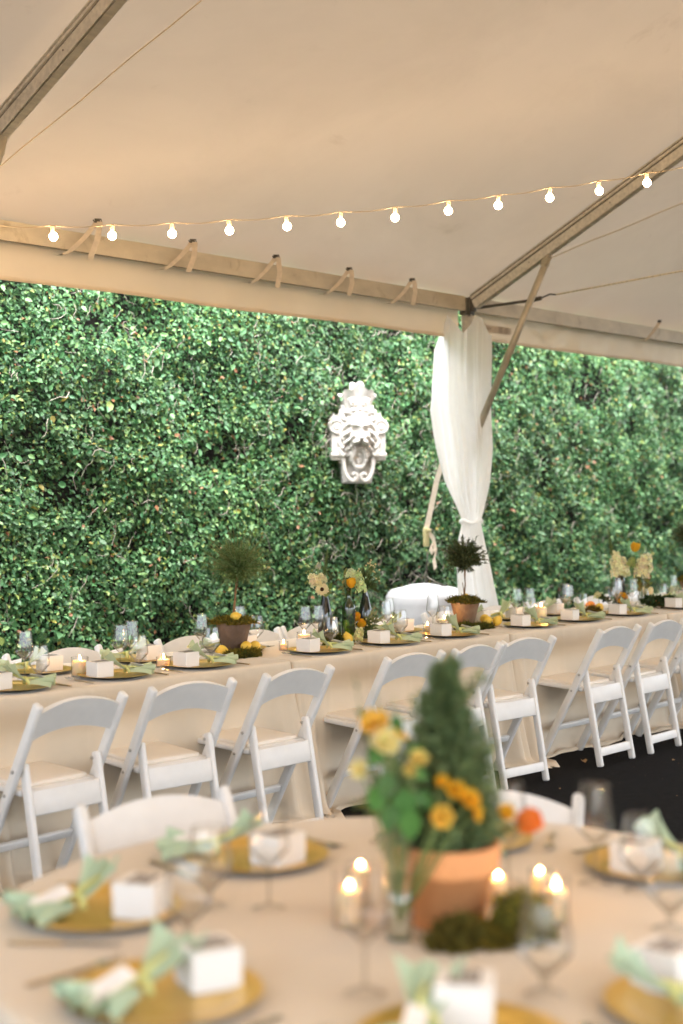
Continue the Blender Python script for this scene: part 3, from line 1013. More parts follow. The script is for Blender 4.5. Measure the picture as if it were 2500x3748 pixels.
# ------------------------------------------------------------------ long tables under champagne cloths
def cloth(u0, u1, v0, v1, h, seed, name, label, ends=(0, 0)):
    t = thing(name, label, 'tablecloth', ((u0 + u1) / 2, (v0 + v1) / 2, 0), 0, 'cloths on the long row of tables')
    cx, cy_ = (u0 + u1) / 2, (v0 + v1) / 2
    hx, hy, r = (u1 - u0) / 2, (v1 - v0) / 2, .035
    per = []
    def seg(a, c, n, nx, ny, kind):
        for i in range(n):
            f = i / n
            per.append((a[0] + (c[0] - a[0]) * f, a[1] + (c[1] - a[1]) * f, nx, ny, kind))
    def arc(ox, oy, a0, kind):
        for i in range(10):
            a = a0 + PI / 2 * i / 10
            per.append((ox + r * math.cos(a), oy + r * math.sin(a), math.cos(a), math.sin(a), kind))
    seg((-hx + r, -hy), (hx - r, -hy), 120, 0, -1, 'f')
    arc(hx - r, -hy + r, -PI / 2, 'c')
    seg((hx, -hy + r), (hx, hy - r), 26, 1, 0, 'e')
    arc(hx - r, hy - r, 0, 'c')
    seg((hx - r, hy), (-hx + r, hy), 60, 0, 1, 'f')
    arc(-hx + r, hy - r, PI / 2, 'c')
    seg((-hx, hy - r), (-hx, -hy + r), 26, -1, 0, 'e')
    arc(-hx + r, -hy + r, PI, 'c')
    k = len(per)
    rows = [(.93, h), (.985, h), (1., h - .004), (None, h - .012), (None, h - .03)] + [(None, zz) for zz in np.linspace(h - .06, .03, 30)] + [(None, .014), (None, .008), (None, .02), (None, .006)]
    vs, fs = [], []
    for ri, (sc, zz) in enumerate(rows):
        for (x_, y_, nx, ny, kd) in per:
            if sc is not None:
                ins = (1 - sc) * .25
                vs.append((x_ - nx * ins * 1.4, y_ - ny * ins * 1.4, zz))
                continue
            dp = (h - zz) / h
            q = x_ + seed * 3.1
            fold = (.5 + .5 * math.sin(q * 9 + 1.6 * math.sin(q * 2.3 + seed))) * .018 * dp ** 1.1 + .010 * math.sin(q * 23 + dp * 2) * dp ** 1.6
            dx = hx - abs(x_)
            cf = math.exp(-(dx / .13) ** 2)
            cone = cf * .15 * dp ** 1.25 * (1 + .35 * math.sin(dx * 60 + seed))
            if kd == 'e':
                off = .012 * dp + .006 * math.sin(y_ * 20 + seed) * dp
                if ends[0] if nx < 0 else ends[1]:
                    off += .03 * dp
                ny_ = -1 if y_ < 0 else 1
                ed = math.exp(-((hy - abs(y_)) / .10) ** 2)
                vx, vy = x_ + nx * off * .3, y_ + ny_ * cone * ed * .9
            else:
                o = .004 + fold + cone + .02 * dp
                vx, vy = x_ + nx * .01 * dp, y_ + ny * o
                if kd == 'c':
                    vy = y_ + (1 if y_ > 0 else -1) * (cone + .02 * dp * abs(ny))
            for cr_ in (-.62, -.31, .02, .33, .61):   # pressed fold lines
                if kd == 'f':
                    vy += (1 if ny > 0 else -1) * .004 * max(0, 1 - abs(x_ - cr_ + .02 * seed) / .02)
            crease = -.006 * math.exp(-((zz - .36) / .012) ** 2)
            vy += (1 if ny >= 0 else -1) * crease
            extra = 0
            if zz < .035:                       # cloth pooling on the ground
                e = ri - (len(rows) - 5)
                pool = (.012, .035, .06, .085, .11)[max(0, min(4, e))]
                wob = .5 + .5 * math.sin(q * 6 + 2 * math.sin(q * 3)) + cf * 1.2
                vy += (1 if y_ > 0 else -1) * pool * wob * .75
                extra = .018 * max(0, math.sin(q * 17 + e * 1.7)) * (1 if 0 < e < 4 else 0)
            vs.append((vx, vy, zz + extra))
    for ri in range(len(rows) - 1):
        for i in range(k):
            j = (i + 1) % k
            fs.append((ri * k + i, ri * k + j, (ri + 1) * k + j, (ri + 1) * k + i))
    fs.append(tuple(range(k - 1, -1, -1)))
    m = MB()
    m.add(vs, fs)
    o = m.build('drape', 'linen', t)
    return t
TV0, TV1, TH = 4.905, 5.655, .762
cloth(3.17 - 1.83, 3.17 - .006, TV0, TV1, TH, .4, 'tablecloth', 'champagne cloth of the table nearest the camera, mostly outside the view')
cloth(3.176, 5.0, TV0, TV1, TH, 1.3, 'tablecloth', 'champagne floor length cloth on the long table with the dark clay pot')
cloth(5.006, 6.83, TV0, TV1, TH, 2.7, 'tablecloth', 'champagne floor length cloth on the middle table with green bottles')
cloth(6.836, 8.66, TV0, TV1, TH, 3.9, 'tablecloth', 'champagne floor length cloth on the table in front of the curtain')
cloth(8.666, 10.49, TV0, TV1, TH, 5.2, 'tablecloth', 'champagne floor length cloth on the farthest table with the brown bottle')

# ------------------------------------------------------------------ round table in front
RC, RR = Vector((2.17, 1.77, 0)), .875
t = thing('round_tablecloth', 'pale champagne cloth over the round table closest to the camera', 'tablecloth', RC)
m = MB()
def rcl(r, zz, a):
    dp = max(0, (TH - zz) / TH)
    if zz >= TH - 1e-6:
        return r, zz + .0012 * math.sin(a * 3 + r * 9) + .001 * math.sin(a * 7 + r * 14)
    return r + dp ** 1.1 * .10 * (.55 + .45 * math.sin(a * 15 + math.sin(a * 4))) , zz
m.lathe([(0, TH), (.15, TH), (.3, TH), (.45, TH), (.6, TH), (.75, TH), (RR - .02, TH), (RR - .006, TH - .003), (RR, TH - .012), (RR + .003, TH - .04)] + [(RR + .004, zz) for zz in np.linspace(TH - .08, .01, 16)], 160, fn=rcl)
m.build('drape', 'linen', t)

# ------------------------------------------------------------------ white resin folding chairs
def make_chair(label, group):
    t = thing('folding_chair', label, 'chair', (0, 0, 0), 0, group)
    PT, PF = Vector((0, 0, .800)), Vector((0, .42, 0))
    dv = (PF - PT).normalized()
    up = Vector((1, 0, 0)).cross(dv) * -1           # in-plane normal, towards the sitter
    def pp(z_):
        return .42 * (1 - z_ / .8)
    for s_ in (-1, 1):
        m = MB()
        m.bar(PT + Vector((s_ * .208, 0, 0)), PF + Vector((s_ * .208, 0, 0)), .046, .030, (0, 1, 0), .012, seg=3)
        m.build('post', 'chair', t)
        m = MB()
        m.bar((s_ * .176, pp(.55) + .004, .558), (s_ * .176, .024, 0), .042, .026, (0, 1, 0), .011, seg=3)
        lg = m.build('rear_leg', 'chair', t)
        m = MB()
        m.tube([(s_ * .158, pp(.53), .53), (s_ * .228, pp(.53), .53)], .007, 10)
        m.build('bolt', 'bolt', t)
        m = MB()
        m.tube([(s_ * .19, pp(.43) + .0, .432), (s_ * .2275, pp(.43), .432)], .006, 10)
        m.build('bolt', 'bolt', t)
    # arched, bowed back panel
    m = MB()
    NX, NZ = 18, 6
    def bp(u, v, sd):
        x_ = (u * 2 - 1) * .196
        q = 1 - (x_ / .196) ** 2
        d = .044 + .122 * (1 - v) - .036 * q * v - .030 * q * (1 - v)
        p = PT + dv * d
        off = up * (-.020 * q + sd * .009)
        return p + off + Vector((x_, 0, 0))
    vs = [bp(i / NX, j / NZ, 1) for j in range(NZ + 1) for i in range(NX + 1)] + [bp(i / NX, j / NZ, -1) for j in range(NZ + 1) for i in range(NX + 1)]
    o = (NX + 1) * (NZ + 1)
    fs = []
    for j in range(NZ):
        for i in range(NX):
            a = j * (NX + 1) + i
            fs.append((a, a + 1, a + NX + 2, a + NX + 1))
            fs.append((o + a, o + a + NX + 1, o + a + NX + 2, o + a + 1))
    for i in range(NX):
        fs.append((i, o + i, o + i + 1, i + 1))
        a = NZ * (NX + 1) + i
        fs.append((a, a + 1, o + a + 1, o + a))
    m.add(vs, fs)
    sharp(m.build('backrest', 'chair', t), 50)
    m = MB()
    T = Matrix.Translation((0, .335, .447)) @ Matrix.Rotation(R(2.2), 4, 'X')
    m.box((0, 0, 0), (.372, .385, .028), .010, T, seg=3)
    m.build('seat_frame', 'chair', t)
    m = MB()
    m.box((0, .004, .019), (.325, .335, .022), .010, T, seg=3)
    m.build('seat_cushion', 'cushion', t)
    m = MB()
    m.bar((-.164, .102, .405), (.164, .102, .405), .098, .022, (0, .18, 1), .005)
    m.build('seat_rail', 'chair', t)
    m = MB()
    m.bar((-.164, .040, .082), (.164, .040, .082), .05, .022, (0, .18, 1), .005)
    m.build('foot_rail', 'chair', t)
    m = MB()
    m.bar((-.194, pp(.20), .20), (.194, pp(.20), .20), .036, .02, (0, -.5, 1), .004)
    m.build('stretcher', 'chair', t)
    return t
NEAR = [3.36, 3.94, 4.555, 5.375, 5.885, 6.355, 7.25, 7.81, 8.37, 9.12, 9.68]
NEARP = ['at the place nearest the camera along the long table', 'at the place beside the thick glass candle', 'at the place in front of the dark clay pot', 'at the place in front of the daisy bottle',
         'at the place in front of the green bottle', 'at the place in front of the terracotta topiary', 'at the place with the tall bare pillar candle', 'at the place beside moss and lemons past the curtain',
         'at the place in front of the brown bottle', 'at the place at the far end of the cloths', 'at the last place beyond the brown bottle']
ch0 = make_chair('white folding chair ' + NEARP[0], 'white folding chairs along the near side')
for i, u in enumerate(NEAR):
    rz = R(random.uniform(-4.5, 4.5)) + (R(-3) if i in (6,) else 0)
    loc = (u, 4.43 + random.uniform(-.012, .012), 0)
    if i == 0:
        ch0.location = loc
        ch0.rotation_euler = (0, 0, rz)
    else:
        dup(ch0, loc, rz, 'white folding chair ' + NEARP[i])
FARC = [3.22, 3.80, 4.37, 5.17, 5.665, 6.14, 6.68, 7.42, 7.98, 8.60, 9.25, 9.86]
FARN = ['left of the clustered wine glasses', 'behind the thick glass candle', 'behind the low votive', 'behind the dark clay pot', 'behind the daisy bottle', 'behind the green bottles', 'in front of the white drum',
        'just past the terracotta topiary', 'behind the bare pillar candle', 'behind moss and lemons', 'behind the clear bottle', 'beyond the clear bottle']
for i, u in enumerate(FARC):
    c = dup(ch0, (u, 5.90 + random.uniform(-.01, .01), 0), PI + R(random.uniform(-2.5, 2.5)), 'white folding chair on the ivy side ' + FARN[i])
    c['group'] = 'white folding chairs along the ivy side'
c = dup(ch0, (2.405, 2.875, 0), PI + R(-13), 'white folding chair facing us behind gold plates of the round table')
c['group'] = 'white folding chairs round the round table'
c = dup(ch0, (3.085, 2.25, 0), math.atan2(-.9, -.47) + PI / 2 + R(60) - R(30) if False else R(117), 'white folding chair facing the round table beyond the orange pot')
c['group'] = 'white folding chairs round the round table'

# ------------------------------------------------------------------ place settings
def make_plate(label):
    t = thing('charger_plate', label, 'plate', (0, 0, 0), 0, 'gold charger plates')
    m = MB()
    m.lathe([(0, .0065), (.108, .0065), (.114, .0075), (.120, .0115), (.160, .0165), (.165, .0160)], 56)
    m.build('plate_face', 'gold', t)
    m = MB()
    m.lathe([(.165, .0158), (.160, .0135), (.118, .003), (.105, 0), (0, 0)], 56)
    m.build('plate_underside', 'platedark', t)
    return t
def make_box(label):
    t = thing('favor_box', label, 'gift box', (0, 0, 0), 0, 'white favor boxes')
    m = MB()
    m.box((0, 0, .033), (.088, .088, .066), .0015)
    m.build('box_body', 'card', t, False)
    m = MB()
    m.box((0, 0, .0665), (.0895, .0895, .004), .0012)
    m.box((0, .0446, .055), (.0885, .0016, .022))
    lid = m.build('lid', 'card', t, False)
    m = MB()     # printed oval on the lid: frame, pale centre, lines of script too small to read
    def oval(a, c, zz, mi, n=28):
        vs = [(a * math.cos(2 * PI * k / n), c * math.sin(2 * PI * k / n), zz) for k in range(n)]
        m.add(vs, [tuple(range(n))], None, mi)
    m.add([(-.034, -.024, .0692), (.034, -.024, .0692), (.034, .024, .0692), (-.034, .024, .0692)], [(0, 1, 2, 3)], None, 0)
    oval(.031, .021, .0696, 1)
    for r_ in range(4):
        w = (.012, .020, .017, .010)[r_]
        yy = .010 - r_ * .0068
        m.add([(-w, yy - .0012, .07), (w, yy - .0012, .07), (w, yy + .0012, .07), (-w, yy + .0012, .07)], [(0, 1, 2, 3)], None, 0)
    m.build('printed_label', ['ink', 'inkline'], lid, False)
    return t

def fan_cloth(mb, L, W, w0, npl, amp, lift, curl=0., nl=14, nw=40, seed=0., droop=0.):
    """a pleated fan of cloth: starts w0 wide at the knot, opens to W at distance L; grows along +x, up = z"""
    def fn(u, v):
        s = (u * 2 - 1)
        ww = w0 + (W - w0) * v ** .85
        x_ = L * v * (1 - .16 * s * s * v)
        ph = s * npl * PI + seed
        a = amp * (.35 + .65 * v)
        y_ = s * ww / 2 + a * .55 * math.sin(ph * 2 + .6) * v
        z_ = a * (1 + math.sin(ph)) + lift * L * v - droop * v * v + curl * v * v * abs(s) ** 2
        return (x_, y_, z_)
    return mb.grid(fn, nw, nl)
def make_napkin(label, fg=False, var=0):
    t = thing('napkin', label, 'napkin', (0, 0, 0), 0, 'green napkins tied in a knot')
    mm = 'napkinfg' if fg else 'napkin'
    up = (1.10, .95, 1.25)[var]
    m = MB()
    fan_cloth(m, (.115, .125, .12)[var], (.085, .12, .075)[var], .030, 2, .011, .0, .03, seed=var)
    T = Matrix.Translation((-.004, .006, .022)) @ Matrix.Rotation(R((162, 150, 172)[var]), 4, 'Z') @ Matrix.Rotation(-R((22, 18, 24)[var] if fg else (34, 28, 40)[var]), 4, 'Y')
    m.v = [tuple(T @ Vector(p)) for p in m.v]
    m.build('upper_fan', mm, t)
    m = MB()
    fan_cloth(m, .115, .14, .034, 3, .017, .0, -.004, seed=1.3 + var, droop=.014)
    T = Matrix.Translation((.004, -.004, .012)) @ Matrix.Rotation(R((-42, -30, -52)[var]), 4, 'Z') @ Matrix.Rotation(-R(4), 4, 'Y')
    m.v = [tuple(T @ Vector(p)) for p in m.v]
    for q, rr in ((-.048, .013), (.048, .011)):                     # rolled outer edges of the fold
        pts = []
        for k in range(15):
            a = k / 14 * 2.2 * PI
            r_ = rr * (1 - .45 * k / 14)
            pts.append((math.cos(a) * r_, math.sin(a) * r_))
        vs = []
        for ln in range(7):
            f = ln / 6
            for (a_, c_) in pts:
                vs.append(T @ Vector((.03 + .085 * f, q * (.25 + .9 * f) + a_ * (.4 + 1.0 * f), .012 + c_ * (.4 + 1.0 * f) + .004)))
        m.add(vs, [(l_ * 15 + k, l_ * 15 + k + 1, (l_ + 1) * 15 + k + 1, (l_ + 1) * 15 + k) for l_ in range(6) for k in range(14)])
    m.build('lower_fan', mm, t)
    m = MB()
    m.tube([(.0, -.02, .012), (-.006, -.012, .030), (-.002, .006, .038), (.004, .018, .028), (.004, .022, .010)], .0075, 8)
    m.tube([(-.002, 0, .036), (.02, -.012, .036), (.055, -.02, .030), (.09, -.018, .022)], [.006, .006, .005, .004], 6)
    m.tube([(-.002, 0, .036), (-.035, .012, .045), (-.06, .03, .058)], [.006, .006, .004], 6)
    m.build('ribbon', 'ribbon', t)
    m = MB()
    T = Matrix.Translation((.050, -.034, .040)) @ Matrix.Rotation(R((-40, -30, -48)[var]), 4, 'Z') @ Matrix.Rotation(R(14), 4, 'Y') @ Matrix.Rotation(R(-22), 4, 'X')
    m.box((0, 0, 0), (.095, .034, .0012), 0, T)
    tg = m.build('name_tag', 'card', t, False)
    m = MB()
    for q in range(2):
        m.box((-.005, .004 - q * .008, .0009), (.05 - q * .014, .0016, .0004), 0, T)
    m.build('script', 'inkline', tg, False)
    return t
def make_fork(label):
    t = thing('fork', label, 'fork', (0, 0, 0), 0, 'forks')
    m = MB()
    m.bar((0, -.098, .004), (0, .035, .005), .004, .0105, (0, 0, 1), .0018)
    m.build('handle', 'cutlery', t)
    m = MB()
    m.add([(-.005, .03, .006), (.005, .03, .006), (-.0115, .052, .009), (.0115, .052, .009), (-.0125, .066, .007), (.0125, .066, .007)], [(0, 1, 3, 2), (2, 3, 5, 4)])
    for k in range(4):
        xx = -.0108 + k * .0072
        m.tube([(xx, .064, .0075), (xx, .082, .007), (xx, .098, .012)], [.0015, .0013, .0009], 5)
    m.build('tines', 'silver', t)
    return t
def make_knife(label):
    t = thing('knife', label, 'knife', (0, 0, 0), 0, 'knives')
    m = MB()
    m.bar((0, -.10, .0045), (0, .005, .0045), .006, .0115, (0, 0, 1), .002)
    m.build('handle', 'cutlery', t)
    m = MB()
    m.bar((0, .004, .004), (.001, .11, .004), .0022, .017, (0, 0, 1), .0009)
    m.build('blade', 'silver', t)
    return t
def make_wine(label, kind='wine'):
    t = thing('wine_glass' if kind == 'wine' else 'goblet', label, 'wine glass' if kind == 'wine' else 'goblet', (0, 0, 0), 0, 'tall wine glasses' if kind == 'wine' else 'short stemmed goblets')
    if kind == 'wine':
        bowl = [(.0055, .084), (.012, .091), (.0395, .121), (.0405, .127), (.0385, .150), (.034, .185), (.0302, .215)]
        stem = [(.0042, .012), (.0036, .03), (.0036, .07), (.005, .083)]
        foot = [(.034, .0015), (.033, .003), (.012, .006), (.0042, .013)]
    else:
        bowl = [(.008, .034), (.014, .038), (.0445, .072), (.0458, .080), (.044, .105), (.039, .135), (.0345, .160)]
        stem = [(.010, .008), (.0075, .018), (.0078, .034)]
        foot = [(.034, .0015), (.033, .0035), (.015, .008), (.010, .011)]
    m = MB()
    m.lathe(bowl, 30)
    bo = m.build('bowl', 'glass', t)
    m = MB()
    r_, z_ = bowl[-1]
    m.tube([(r_ * math.cos(2 * PI * k / 30), r_ * math.sin(2 * PI * k / 30), z_) for k in range(31)], .0009, 5, cap=False)
    m.build('rim', 'rimglass', bo)
    m = MB()
    m.lathe([(0, bowl[0][1] + .002), (bowl[1][0] * .8, bowl[1][1] - .001), (bowl[2][0] - .003, bowl[2][1] - .001)], 26)
    m.build('bowl_floor', 'glass', bo)
    m = MB()
    m.lathe(stem, 12)
    m.build('stem', 'rimglass', t)
    m = MB()
    m.lathe(foot, 28)
    m.build('foot', 'glass', t)
    return t
TOP = TH + .0015
class Kit:
    def __init__(s, maker, *a):
        s.maker, s.a, s.first = maker, a, None
    def put(s, loc, rz, label):
        if s.first is None:
            s.first = s.maker(label, *s.a)
            s.first.location = loc
            s.first.rotation_euler = (0, 0, rz)
            return s.first
        return dup(s.first, loc, rz, label)
K_plate, K_box, K_fork, K_knife = Kit(make_plate), Kit(make_box), Kit(make_fork), Kit(make_knife)
K_nap = [Kit(make_napkin, False, q) for q in range(3)]
K_napf = [Kit(make_napkin, True, q) for q in range(3)]
K_wine, K_gob = Kit(make_wine, 'wine'), Kit(make_wine, 'goblet')

def setting(x_, y_, rz, where, fg=False, var=0, boxoff=(-.068, .012), napoff=(.050, -.030), boxrot=0., cut=True):
    c, s_ = math.cos(rz), math.sin(rz)
    def w(dx, dy, dz=0):
        return (x_ + c * dx - s_ * dy, y_ + s_ * dx + c * dy, TOP + dz)
    K_plate.put(w(0, 0), rz, 'gold charger plate ' + where)
    K_box.put(w(*boxoff, .0072), rz + boxrot, 'white favor box ' + where)
    (K_napf if fg else K_nap)[var].put(w(*napoff, .008), rz, 'knotted green napkin ' + where)
    if cut:
        K_fork.put(w(-.205, -.03), rz + R(random.uniform(-3, 3)), 'gold handled fork ' + where)
        K_knife.put(w(.200, -.035), rz + R(random.uniform(-3, 3)), 'gold handled knife ' + where)
NP = [(3.48, 5.085), (4.02, 5.085), (4.53, 5.085), (5.36, 5.085), (5.92, 5.085), (6.46, 5.085), (7.25, 5.085), (7.79, 5.085), (8.37, 5.085), (9.12, 5.085)]
for i, (x_, y_) in enumerate(NP):
    setting(x_, y_ - .012, R(random.uniform(-3, 3)), NEARP[i], False, (0, 1, 1, 0, 0, 2, 2, 2, 0, 1)[i], boxrot=R(random.uniform(-6, 6)))
FP = [(3.88, 5.455), (4.47, 5.455), (5.125, 5.455), (6.43, 5.455), (7.21, 5.465), (7.56, 5.455), (8.02, 5.455), (9.72, 5.455)]
FPN = ['on the ivy side behind the thick glass candle', 'on the ivy side behind the low votive', 'on the ivy side just past the dark clay pot', 'on the ivy side in front of the white drum', 'on the ivy side behind the lemons of the terracotta pot',
       'on the ivy side left of the bare pillar candle', 'on the ivy side behind the bare pillar candle', 'on the ivy side beyond the clear bottle']
for i, (x_, y_) in enumerate(FP):
    setting(x_, y_, PI + R(random.uniform(-4, 4)), FPN[i], False, (0, 1, 2, 0, 1, 2, 1, 0)[i], boxoff=(-.055, .015), boxrot=R(random.uniform(-6, 6)), cut=i not in (4,))

WINES = [((3.70, 5.30), 'left of the thick glass candle'), ((4.17, 5.215), 'between thick candle and low votive, nearer the chair'), ((4.33, 5.335), 'between thick candle and low votive, nearer the ivy'),
         ((4.80, 5.36), 'just left of the dark clay pot'), ((5.28, 5.59), 'half hidden behind the dark clay pot'), ((5.515, 5.325), 'left in the pair before the daisy bottle'), ((5.60, 5.31), 'touching the short goblet before the daisy bottle'),
         ((6.08, 5.24), 'just past the green bottles, nearer the chair'), ((6.23, 5.345), 'just past the green bottles, nearer the drum'), ((6.60, 5.31), 'left of the terracotta pot against the white drum'),
         ((7.42, 5.29), 'left in the pair beside the bare pillar candle'), ((7.51, 5.255), 'second in the pair beside the bare pillar candle'), ((7.92, 5.23), 'left in the pair before the moss and lemons'), ((8.03, 5.33), 'second in the pair before the moss and lemons'),
         ((8.56, 5.25), 'in front of the brown bottle'), ((8.78, 5.265), 'between brown bottle and clear bottle'), ((8.83, 5.42), 'behind the brown bottle'), ((9.37, 5.28), 'tallest near the far end of the cloths')]
GOBS = [((3.70, 5.19), 'left of the thick glass candle'), ((4.27, 5.205), 'between thick candle and low votive'), ((4.76, 5.24), 'just left of the dark clay pot'), ((5.37, 5.555), 'just past the dark clay pot'),
        ((5.585, 5.195), 'before the daisy bottle beside the lemon'), ((6.17, 5.205), 'just past the green bottles'), ((6.57, 5.205), 'left of the terracotta pot by the pillar candle'), ((7.41, 5.18), 'just left of the bare pillar candle'),
        ((7.98, 5.165), 'before moss and lemons past the curtain'), ((8.58, 5.145), 'low in front of the brown bottle'), ((8.68, 5.38), 'behind the yellow lily by the brown bottle'), ((9.23, 5.29), 'just past the clear bottle'), ((9.385, 5.19), 'at the far end of the cloths')]
for (x_, y_), w in WINES:
    K_wine.put((x_, y_, TOP), random.uniform(0, 6), 'tall clear wine glass ' + w)
for (x_, y_), w in GOBS:
    K_gob.put((x_, y_, TOP), random.uniform(0, 6), 'short clear goblet ' + w)

# round table
def face_c(x_, y_):
    """rotation that turns a setting's near side away from the table's centre"""
    return math.atan2(RC.y - y_, RC.x - x_) - PI / 2
RP = [((1.745, 2.247), (1.785, 2.165), R(26), (1.695, 2.265), R(-150), 'on the round table nearest the blurred chair back', 0), ((1.52, 1.79), (1.605, 1.775), R(-21), (1.475, 1.80), R(-147), 'closest to us on the round table, left of the vase', 1),
      ((2.24, 2.315), (2.235, 2.24), R(4), (2.18, 2.39), R(-190), 'on the round table behind the two tall glasses', 0), ((1.69, 1.30), (1.765, 1.355), R(33), (1.665, 1.36), R(-118), 'at the round table edge directly below the orange pot', 1),
      ((2.07, 1.10), (2.115, 1.20), R(0), (2.03, 1.135), R(-30), 'cut by the corner on the round table', 2), ((2.79, 1.60), (2.715, 1.615), R(10), (2.81, 1.555), R(-72), 'on the round table beyond the right hand glasses', 2), ((2.69, 2.07), (2.72, 2.09), R(20), (2.65, 2.01), R(-100), 'hidden behind the orange pot on the round table', 0)]
for (px_, py_), (bx_, by_), br, (nx_, ny_), nr, w, var in RP:
    a = face_c(px_, py_)
    K_plate.put((px_, py_, TOP), a, 'gold charger plate ' + w)
    K_box.put((bx_, by_, TOP + .0072), br, 'white favor box ' + w)
    K_napf[var].put((nx_, ny_, TOP + .008), nr, 'knotted green napkin ' + w)
    ca, sa_ = math.cos(a), math.sin(a)
    K_fork.put((px_ - .205 * ca + .03 * sa_, py_ - .205 * sa_ - .03 * ca, TOP), a + R(random.uniform(-3, 3)), 'gold handled fork ' + w)
    K_knife.put((px_ + .200 * ca + .035 * sa_, py_ + .200 * sa_ - .035 * ca, TOP), a + R(random.uniform(-3, 3)), 'gold handled knife ' + w)
RW = [((1.99, 2.02), 'on the round table before the blurred chair'), ((2.58, 1.635), 'on the round table, largest beyond the orange pot'), ((2.47, 1.78), 'on the round table just past the orange pot'), ((1.76, 1.56), 'on the round table in front of the vase')]
RG = [((1.92, 2.12), 'on the round table beside the box behind the glasses'), ((1.74, 1.98), 'on the round table between the two left boxes'), ((2.60, 1.535), 'on the round table, right of the largest wine glass'), ((2.53, 1.905), 'on the round table behind the orange flower'),
      ((1.955, 1.335), 'on the round table closest to us, below the moss ball'), ((2.41, 1.36), 'on the round table near the right corner box')]
for (x_, y_), w in RW:
    K_wine.put((x_, y_, TOP), random.uniform(0, 6), 'blurred tall wine glass ' + w)
for (x_, y_), w in RG:
    K_gob.put((x_, y_, TOP), random.uniform(0, 6), 'blurred short goblet ' + w)

# ------------------------------------------------------------------ candles
def candle(x_, y_, r, hw, hg, label, gr=None, fs=1., fr=1.):
    t = thing('candle', label, 'candle', (x_, y_, TOP), 0, 'lit candles')
    m = MB()
    m.lathe([(0, .004), (r, .004), (r, hw - .004), (r - .004, hw), (r * .55, hw - .004), (0, hw - .005)], 28)
    m.build('wax', 'wax', t)
    m = MB()
    m.tube([(0, 0, hw - .006), (.0005, 0, hw + .006), (.002, 0, hw + .010)], .001, 5)
    m.build('wick', 'wick', t)
    m = MB()
    s = 1.0 if r > .027 else .8
    z0 = hw + .004
    m.lathe([(0, z0), (.0028 * s * fr, z0 + .003 * s * fs), (.0039 * s * fr, z0 + .007 * s * fs), (.0031 * s * fr, z0 + .012 * s * fs), (.0016 * s * fr, z0 + .017 * s * fs), (0, z0 + .022 * s * fs)], 10)
    fl = m.build('flame', 'flame', t)
    if hg:
        gr = gr or r + .005
        m = MB()
        m.lathe([(0, .0015), (gr, .0015), (gr, hg)], 30)
        m.tube([(gr * math.cos(2 * PI * k / 30), gr * math.sin(2 * PI * k / 30), hg) for k in range(31)], .0011, 5, cap=False)
        m.build('holder', 'glass', t)
    return t
candle(3.93, 5.205, .0335, .070, .085, 'thick ivory pillar candle in square shouldered glass near the camera end')
candle(4.41, 5.19, .030, .036, .046, 'low ivory votive candle in glass, before the dark clay pot')
candle(5.29, 5.26, .0195, .034, .046, 'small votive candle in glass just past the dark clay pot')
candle(5.45, 5.265, .034, .072, .082, 'pillar candle in glass peeking over the box by the daisy bottle')
candle(6.46, 5.238, .020, .050, .058, 'small votive half hidden by the box before the drum')
candle(6.76, 5.35, .034, .060, .072, 'pillar candle in glass left of the terracotta pot')
candle(7.60, 5.225, .037, .092, 0, 'tall bare pillar candle just past the terracotta pot')
candle(8.22, 5.36, .020, .034, .046, 'small votive in glass before the moss and lemons')
candle(9.27, 5.195, .020, .036, .046, 'small votive beyond the clear bottle at the far end')
candle(2.02, 1.83, .0225, .072, .105, 'tall blurred candle in glass left of the vase on the round table', .033, fs=.45, fr=1.35)
candle(2.13, 1.90, .018, .078, .085, 'blurred candle behind the glass vase on the round table', fs=.45, fr=1.35)
candle(2.33, 1.705, .018, .052, .06, 'blurred votive touching the orange pot on the round table', fs=.45, fr=1.35)
candle(2.42, 1.665, .018, .050, .06, 'blurred votive further from the orange pot on the round table', fs=.45, fr=1.35)
candle(2.30, 1.545, .020, .068, .09, 'tall blurred votive beside the moss ball on the round table', .026, fs=.45, fr=1.35)

# ------------------------------------------------------------------ moss, lemons, pots
def moss_geo(c, rx_, ry_, rz_, n, L=.022, pal=None, upper=True):
    c = np.array(c)
    a = rng.uniform(0, 2 * PI, n)
    cz = rng.uniform(-.05 if upper else -1, 1, n)
    s = np.sqrt(np.maximum(0, 1 - cz ** 2))
    dirn = np.stack([np.cos(a) * s, np.sin(a) * s, cz], 1)
    lump_ = 1 + .16 * np.sin(a * 5 + cz * 4) + .12 * np.sin(a * 9 - cz * 7)
    rad = rng.uniform(.72, 1.0, n) * lump_
    P0 = c + dirn * rad[:, None] * np.array([rx_, ry_, rz_])
    d1 = unit(dirn * .7 + rng.normal(0, .7, (n, 3)))
    d2 = unit(d1 + rng.normal(0, .9, (n, 3)))
    l = rng.uniform(.5, 1.2, n)[:, None] * L
    P1 = P0 + d1 * l * .5
    P2 = P1 + d2 * l * .5
    floor_z = c[2] + .001
    for q in (P0, P1, P2):
        q[:, 2] = np.maximum(q[:, 2], floor_z) if upper else q[:, 2]
    V, F = strip_cloud(P0, P1, P2, rng.uniform(.0012, .0030, n))
    pal = np.array(pal if pal is not None else [(.155, .125, .018), (.11, .10, .017), (.20, .15, .02), (.075, .075, .016), (.24, .16, .025)])
    T = pal[rng.integers(0, len(pal), n)] * rng.uniform(.75, 1.25, (n, 1))
    return V, F, np.repeat(T, 2, 0)
GREENMOSS = [(.075, .085, .016), (.05, .065, .015), (.11, .11, .018), (.14, .12, .02), (.035, .045, .012)]
